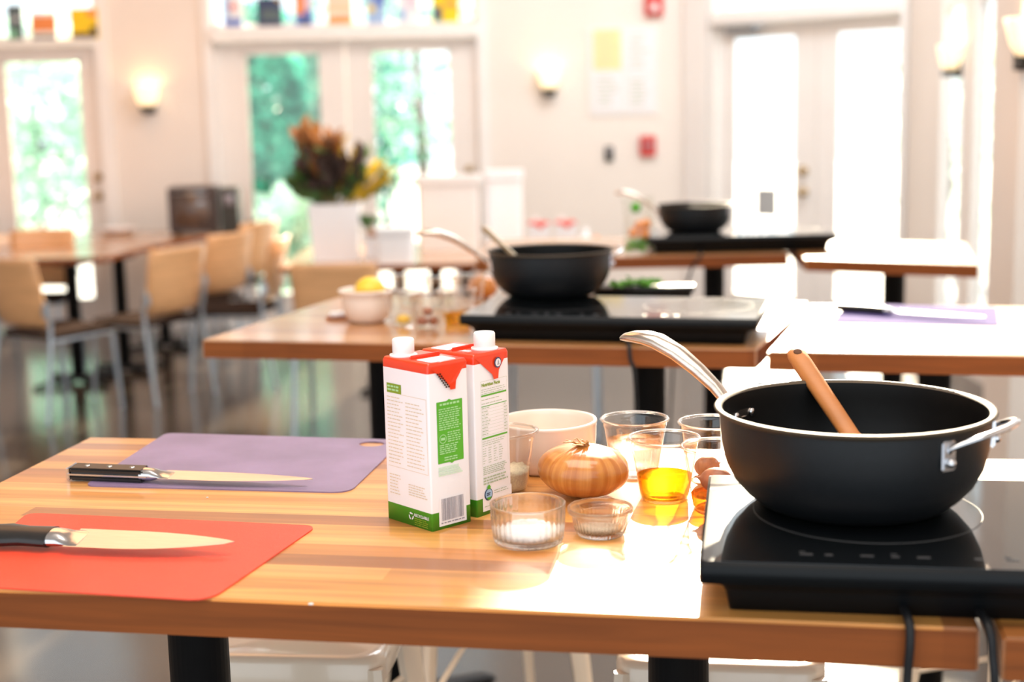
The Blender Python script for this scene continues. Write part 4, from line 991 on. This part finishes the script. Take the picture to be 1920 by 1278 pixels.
shallot('brown shallot in the half hidden cup behind the oil cup', (cC.x-.004, cC.y, T+.020), .017, .6)

# glass bowls
def make_glass_bowl(name, label, loc, outer, inner, fl=None, seg=96):
    t = MB().lathe(outer+inner, seg, flute=fl).build(name, 'bowlglass', sharp=1.2); t.location = loc; return tag(t, label, 'bowl')
r_ = G(991, 1017, T)
make_glass_bowl('glass_ramekin', 'straight sided fluted glass ramekin holding white salt', (r_.x, r_.y+.005, T),
    [(0, .0025), (.036, .0025), (.0385, 0), (.0405, .0012), (.0415, .006), (.0430, .020), (.0440, .038), (.0450, .0455), (.0455, .0475), (.0445, .0485)],
    [(.0425, .0480), (.0415, .0450), (.0408, .038), (.0398, .020), (.0385, .010), (.036, .0075), (0, .0075)], (32, .0010, .005, .040), 128)
heap('salt', 'heap of white salt in the fluted glass ramekin', (r_.x, r_.y+.005, T+.0080), .036, .013, 'salt', 'salt')
r2_ = G(1126, 1002, T)
make_glass_bowl('glass_pinch_bowl', 'small flared glass bowl holding ground pepper in front of the onion', (r2_.x, r2_.y+.003, T),
    [(0, .002), (.025, .002), (.0275, 0), (.0285, .0015), (.0300, .006), (.0325, .016), (.0345, .024), (.0385, .0275), (.0398, .0300), (.0398, .0335), (.0388, .0350)],
    [(.0372, .0348), (.0362, .030), (.0330, .0265), (.0300, .016), (.0280, .009), (.025, .006), (0, .006)], (40, .0010, .004, .022), 160)
heap('ground_pepper', 'ground pepper in the small flared glass bowl', (r2_.x, r2_.y+.003, T+.0064), .0262, .003, 'pepper', 'pepper', rough=.0006)
# ceramic bowl
r3_ = G(1027, 874, T)
t = MB().lathe([(0, .004), (.050, .004), (.054, 0), (.060, .001), (.064, .006), (.0685, .020), (.0705, .045), (.0710, .060), (.0715, .0655), (.0722, .0680), (.0712, .0700), (.0680, .0703), (.0665, .068), (.0655, .062), (.0645, .045), (.062, .020), (.055, .010), (0, .009)], 96).build('ceramic_bowl', 'ceramic', sharp=1.0)
t.location = (r3_.x, r3_.y, T); tag(t, 'round cream ceramic bowl behind the onion', 'bowl')
# onion
on = G(1092, 929, T); t = thing('onion', 'whole brown onion in front of the ceramic bowl', 'onion', (on.x, on.y, T+.0012), .4)
t.rotation_euler = (math.radians(2), math.radians(3), .4); t.scale = (1.13, 1.13, .98)
mb = MB(); pr = [(0, .000), (.012, .0008), (.028, .004), (.042, .012), (.0515, .023), (.0550, .035), (.0530, .047), (.045, .058), (.032, .0645), (.018, .0670), (.009, .0685), (.0055, .070), (.004, .072)]
mb.lathe(pr, 72, cap1=True)
for v_ in mb.bm.verts:
    a_ = math.atan2(v_.co.y, v_.co.x); k = 1+.010*math.sin(7*a_+1)+.006*math.sin(15*a_)+.014*math.sin(2*a_+.6); v_.co.x *= k; v_.co.y *= k
bmesh.ops.recalc_face_normals(mb.bm, faces=mb.bm.faces[:]); ob = mb.build('onion_bulb', 'onion', t, sharp=1.2); ob.location = (0, 0, .0)
sb = ob.modifiers.new('s', 'SUBSURF'); sb.levels = 1; sb.render_levels = 1
mb = MB()
for k in range(9):
    a_ = k*.7; c_, s_ = math.cos(a_), math.sin(a_)
    mb.loft([((.003*c_, .003*s_, .067), .0026, .0018), ((.006*c_-.003, .006*s_, .071), .0022, .0012), ((.010*c_-.008, .009*s_, .073+.002*(k % 3)), .0018, .0008), ((.014*c_-.014, .011*s_, .074+.002*(k % 2)), .0006, .0004)], 6)
mb.build('dry_stem', 'root', t)
MB().lathe([(0, -.0), (.006, .0004), (.008, .0015)], 12).build('root_end', 'root', t)
# loose papery skin edge
# crumbs on the front edge
p = G(583, 1136, T)
for i, (px, py, s_) in enumerate(((583, 1133, .0022), (389, 933, .0013))):
    p = G(px, py, T); o = MB().ball((0, 0, .0008), s_, (1.4, 1, .5), 8).build('crumb', 'salt'); o.location = (p.x, p.y, T)
    tag(o, ('white crumb on the front edge of the striped table' if i == 0 else 'white crumb on the striped table between the two mats'), 'crumb')

# ------------------------------------------------------------------ second row
lb = G(690, 603, T)
t = MB().lathe([(0, .003), (.034, .003), (.036, 0), (.040, .001), (.052, .012), (.060, .032), (.063, .055), (.0635, .072), (.070, .076), (.071, .080), (.068, .082), (.061, .080), (.058, .06), (.053, .03), (.04, .010), (0, .008)], 64).build('ceramic_bowl', 'ceramic', sharp=1.0)
t.location = (lb.x, lb.y, T); tag(t, 'cream ceramic bowl holding a lemon half on the second row table', 'bowl')
t = thing('lemon', 'halved yellow lemon standing in the bowl on the second row table', 'lemon', (lb.x+.006, lb.y, T+.078), .3)
mb = MB(); mb.ball((0, 0, .008), .036, (1.05, .95, 1.05), 28); mb.build('lemon_rind', 'lemon', t)
MB().lathe([(0, 0), (.022, 0), (.022, .002), (0, .003)], 24).build('lemon_pulp', 'lemonpulp', t).location = (-.006, -.031, .004)
t.children[-1].rotation_euler = (math.radians(80), 0, 0)
p = G(625, 598, T); t = thing('paper_packet', 'small white and brown packet left of the lemon bowl', 'packet', (p.x+.015, p.y, T), .3)
MB().box(-.035, .035, -.012, .012, 0, .008, bev=.003).build('packet_body', 'garlic', t); MB().box(-.022, .034, -.011, .013, .0081, .018, bev=.003).build('packet_flap', 'whiteplastic', t)
# clear cups of the second row
row2 = [(757, 611, 'clear cup just right of the lemon bowl in the second row'), (803, 616, 'clear cup with shallots in the middle of the second row cups'), (858, 606, 'clear cup with golden oil beside the second row hob'), (832, 581, 'clear cup behind the shallot cup in the second row'), (880, 575, 'clear cup behind the oil cup in the second row'), (772, 574, 'clear cup behind the lemon bowl in the second row')]
C2 = []
for px, py, lab in row2:
    p = G(px, py, T); C2.append(p); dup(cup0, (p.x, p.y, T), 0, lab)
liquid('olive_oil', 'golden oil in a cup beside the second row hob', (C2[2].x, C2[2].y, T), .0036, .026, 'oil')
for i in range(3):
    shallot(('left brown shallot in a second row cup', 'right brown shallot in a second row cup', 'upper brown shallot in a second row cup')[i], (C2[1].x+(-.013, .013, 0)[i], C2[1].y, T+(.019, .019, .042)[i]), .0125, i*1.9+.3)
p = C2[0]; o = MB().ball((0, 0, 0), .015, (1.2, .9, .8)).build('lemon_wedge', 'lemon'); o.location = (p.x, p.y, T+.016); tag(o, 'small yellow lemon wedge in the cup right of the lemon bowl', 'lemon')
p = G(905, 562, T); t = thing('onion', 'orange brown onion behind the left end of the second row hob', 'onion', (p.x, p.y+.02, T), 0)
MB().ball((0, 0, .033), .042, (1, 1, .8), 24).build('onion_bulb', 'onion', t); MB().loft([((0, 0, .064), .006, .006), ((.004, 0, .072), .003, .003), ((.008, 0, .080), .001, .001)], 8).build('dry_stem', 'root', t)
# black tray with herbs
p = G(1212, 541, T+.055); t = thing('black_tray', 'black tray with green herbs behind the second row hob', 'tray', (p.x, p.y+.02, T), -.12)
mb = MB(); mb.box(-.13, .115, -.05, .05, 0, .05, bev=.004).box(-.138, .123, -.056, .056, .050, .058); mb.build('tray_body', 'hobbody', t)
mb = MB()
for _ in range(130): mb.leaf((random.uniform(-.06, .06), random.uniform(-.03, .03), .060+random.uniform(0, .012)), (random.uniform(-1, 1), random.uniform(-1, 1), random.uniform(0, .4)), .02, .011)
o = mb.build('herb_leaves', 'greens'); o.location = (p.x-.02, p.y+.02, T); tag(o, 'loose green herb leaves lying on the black tray', 'herbs', kind='stuff')
# purple mat and knife on the right table
c_ = [G(1560, 606, T), G(1872, 611, T), G(1868, 577, T), G(1590, 570, T)]
mat_sheet('cutting_mat', 'lilac flexible cutting mat on the right second row table', mat('lilac_plastic_sheet', (.11, .09, .25), .9, spec=.05, noise=.06, bump=.3, bscale=900), c_, .015, T)
a = G(1568, 584, T); b = G(1846, 604, T); v = b-a
kn = make_knife('kitchen knife lying on the lilac mat of the right second row table', (a.x, a.y, T+.002), math.atan2(v.y, v.x), v.length, .135, .034, .028, style='round')

# ------------------------------------------------------------------ third row and behind
p = G(1192, 468, T); t = thing('produce_bag', 'clear bag of orange and green produce left of the farthest hob', 'bag', (p.x, 4.97, T), 0)
mb = MB(); mb.loft([((0, 0, .001), .050, .030), ((0, 0, .02), .056, .036), ((0, 0, .09), .054, .034), ((-.003, 0, .15), .05, .022), ((-.005, 0, .20), .055, .004)], 24, (0, 1, 0)); mb.build('bag_film', 'film', t)
for i, (x, z) in enumerate(((-.02, .075), (.018, .07), (0, .10), (.022, .105))): 
    o = MB().ball((0, 0, 0), .019, (1, 1, .95)).build('orange_carrot', 'orange'); o.location = (p.x+x, 4.97, T+z); o['label'] = 'orange vegetable piece in the clear bag, ' + ('lower left', 'lower right', 'topmost in the middle', 'upper right')[i]; o['category'] = 'vegetable'; o['group'] = 'vegetable pieces in the clear bag'; o.name = 'vegetable_piece'
mb = MB()
for _ in range(60): mb.leaf((random.uniform(-.035, .03), random.uniform(-.015, .015), .012+random.uniform(0, .03)), (random.uniform(-1, 1), random.uniform(-.5, .5), random.uniform(0, .6)), .03, .014)
o = mb.build('salad_leaves', 'greens'); o.location = (p.x, 4.97, T); tag(o, 'green leaves in the bottom of the clear produce bag', 'salad', kind='stuff')
o = MB().lathe([(0, 0), (.018, 0), (.018, .0012), (0, .0014)], 20).build('bag_label', 'lgreen', t); o.location = (-.015, -.030, .165); o.rotation_euler = (math.pi/2, 0, 0)
# red topped cartons on the low table
for i, (px, lab) in enumerate(((1008, 'left red topped carton behind the pan with the spoon'), (1058, 'right red topped carton behind the pan with the spoon'))):
    p = Y(px, 430, 7.75); 
    t = make_carton(lab, (p.x-.05, 7.72, LT), math.radians(0), A=.070, B=.115, H=.200, simple=True); t['group'] = 'red topped cartons on the low table'
# white bins
def bin_(label, x0, y0, x1, y1, d, m, rim=True, name='plastic_bin', z=LT, dep=.3):
    a_, b_ = Y(x0, y0, d), Y(x1, y1, d); w = (b_.x-a_.x)/2; h = a_.z-z
    t = thing(name, label, 'container', ((a_.x+b_.x)/2, d, z), 0, 'white containers on the low table')
    mb = MB(); mb.prism(rounded([(-w*.92, 0), (w*.92, 0), (w*.92, dep), (-w*.92, dep)], .03), 0, h*.9); mb.build('bin_body', m, t)
    mb = MB(); mb.prism(rounded([(-w, -.012), (w, -.012), (w, dep+.012), (-w, dep+.012)], .035), h*.9, h); mb.build('bin_lid', m, t); return t
bin_('tall white lidded bin right of the planter', 776, 332, 904, 460, 8.35, 'whitebin')
bin_('white stack container right of the tall bin', 906, 322, 984, 460, 8.5, 'whiteplastic', dep=.25)
bin_('low white tub at the front of the low table right of the planter', 700, 430, 778, 488, 7.66, 'whiteplastic', dep=.2)
a_, b_ = Y(692, 438, 8.05), Y(738, 426, 8.05)
t = thing('utensil_handle', 'brown wooden stick resting behind the low white tub', 'utensil handle', (a_.x, 8.02, LT), 0)  # wooden utensil handle sticking out behind the tub
MB().loft([((0, 0, a_.z-LT), .022, .022), ((b_.x-a_.x, -.0, b_.z-LT), .022, .022)], 16).build('handle_body', 'spat', t)
MB().box(-.02, .12, -.03, .03, 0, a_.z-LT-.018).build('handle_rest', 'whiteplastic', t, smooth=False)
for i, (px, h_, r_b, m, lab) in enumerate(((1098, .16, .03, 'whiteplastic', 'white bottle right of the red topped cartons'), (1118, .12, .028, 'orange', 'small orange jar right of the white bottle'), (1142, .10, .035, 'ceramic', 'pale cup at the right end of the low table'), (962, .09, .03, 'whiteplastic', 'small white cup left of the red topped cartons'))):
    p = Y(px, 440, 7.75); o = MB().lathe([(0, 0), (r_b, 0), (r_b, h_*.6), (r_b*.8, h_*.72), (r_b*.45, h_*.8), (r_b*.45, h_), (0, h_)], 20).build('bottle' if i == 0 else ('jar' if i == 1 else 'cup'), m); o.location = (p.x, 7.75, LT); tag(o, lab, 'bottle' if i == 0 else ('jar' if i == 1 else 'cup'))
# planter with bouquet
pl = Y(632, 478, 7.95); t = thing('white_planter', 'square white planter holding the brown and green bouquet', 'planter', (pl.x, 7.95, LT), .05)
w0, w1, hh = .120, .142, Y(632, 380, 7.95).z-LT
mb = MB(); A_ = [mb.bm.verts.new((x*w0, y*w0, 0)) for x, y in ((-1, -1), (1, -1), (1, 1), (-1, 1))]; B_ = [mb.bm.verts.new((x*w1, y*w1, hh)) for x, y in ((-1, -1), (1, -1), (1, 1), (-1, 1))]
C_ = [mb.bm.verts.new((x*(w1-.012), y*(w1-.012), hh)) for x, y in ((-1, -1), (1, -1), (1, 1), (-1, 1))]; D_ = [mb.bm.verts.new((x*(w1-.016), y*(w1-.016), hh-.05)) for x, y in ((-1, -1), (1, -1), (1, 1), (-1, 1))]
mb.bm.faces.new(list(reversed(A_)))
for R0, R1 in ((A_, B_), (B_, C_), (C_, D_)):
    for i in range(4): mb.bm.faces.new((R0[i], R0[(i+1) % 4], R1[(i+1) % 4], R1[i]))
mb.bm.faces.new(D_); mb.build('planter_pot', 'whiteplastic', t, smooth=False)
t = thing('leaf_bouquet', 'bouquet of brown magnolia leaves, greenery and yellow blossom in the planter', 'bouquet', (pl.x, 7.95, LT+hh-.05), 0)
def spray(name, m, n, ang0, ang1, L0, L1, lw, ll, depth=.1, sp=.05):
    mb = MB()
    for k in range(n):
        a_ = math.radians(random.uniform(ang0, ang1)); L = random.uniform(L0, L1); b0 = Vector((random.uniform(-sp, sp), random.uniform(-sp, sp), 0)); dr = Vector((math.sin(a_), random.uniform(-depth, depth)*2, math.cos(a_))).normalized()
        mb.tube([b0, b0+dr*L*.5, b0+dr*L], .003, 5, (0, 1, 0))
        for j in range(9):
            f_ = .35+.65*j/8; q_ = b0+dr*L*f_; mb.leaf(q_, dr+Vector((random.uniform(-.7, .7), random.uniform(-.7, .7), random.uniform(-.3, .5))), ll*random.uniform(.7, 1.2), lw, curl=.25)
    return mb.build(name, m, t)
spray('magnolia_leaves', 'leaf_brown', 10, -22, 6, .30, .44, .07, .13)
spray('dark_leaves', 'leaf_dark', 12, -26, 26, .20, .36, .07, .13)
spray('green_leaves', 'leaf_green', 24, -58, 62, .18, .32, .045, .10)
spray('yellow_blossom', 'leaf_yellow', 7, 42, 60, .30, .37, .04, .06)
spray('yellow_blossom', 'leaf_yellow', 3, 12, 24, .36, .42, .03, .05)
spray('drooping_leaves', 'leaf_green', 5, 95, 120, .12, .20, .03, .08)
# dark case on the back table
p0, p1 = Y(318, 432, 9.9), Y(404, 350, 9.9); w = (p1.x-p0.x)/2
t = thing('toaster_oven', 'dark brown toaster oven with a glass front on the back table', 'toaster oven', ((p0.x+p1.x)/2, 9.9, LT), .06)
hh = p1.z-LT; MB().box(-w, w, -.0, .26, 0.015, hh, bev=.008).build('oven_case', 'card', t); MB().box(-w*.75, w*.7, -.008, .002, .06, hh-.05).build('oven_window', 'screen', t); MB().box(-w*.7, w*.65, -.03, -.02, hh-.045, hh-.033).build('oven_handle', 'chairtube', t)
for sx in (-1, 1): MB().box(sx*w*.8-.015, sx*w*.8+.015, .01, .25, 0, .016).build('foot', 'black', t)
p0, p1 = Y(408, 430, 9.85), Y(437, 352, 9.85); w = (p1.x-p0.x)/2
t = thing('coffee_grinder', 'dark grey upright appliance right of the toaster oven', 'appliance', ((p0.x+p1.x)/2+.01, 9.93, LT), 0)
hh = p1.z-LT; MB().box(-w, w, 0, .18, 0, hh, bev=.01).build('appliance_body', 'dev', t); MB().box(-w*.6, w*.6, -.006, 0, hh*.6, hh*.85).build('appliance_panel', 'grey', t); MB().lathe([(0, 0), (.06, 0), (.055, .06), (.03, .08), (0, .085)], 20, (.14, .09, 0)).build('appliance_jug', 'dev', t)
# small white dish on the back table and dark hat-like lid
p = G(230, 436, LT); o = MB().lathe([(0, 0), (.08, 0), (.13, .04), (.135, .045), (.125, .045), (.08, .012), (0, .010)], 32).build('white_dish', 'whiteplastic'); o.location = (p.x, min(p.y, 10.1), LT); tag(o, 'white dish on the back table left of the toaster oven', 'dish')
print('WROTE scene')
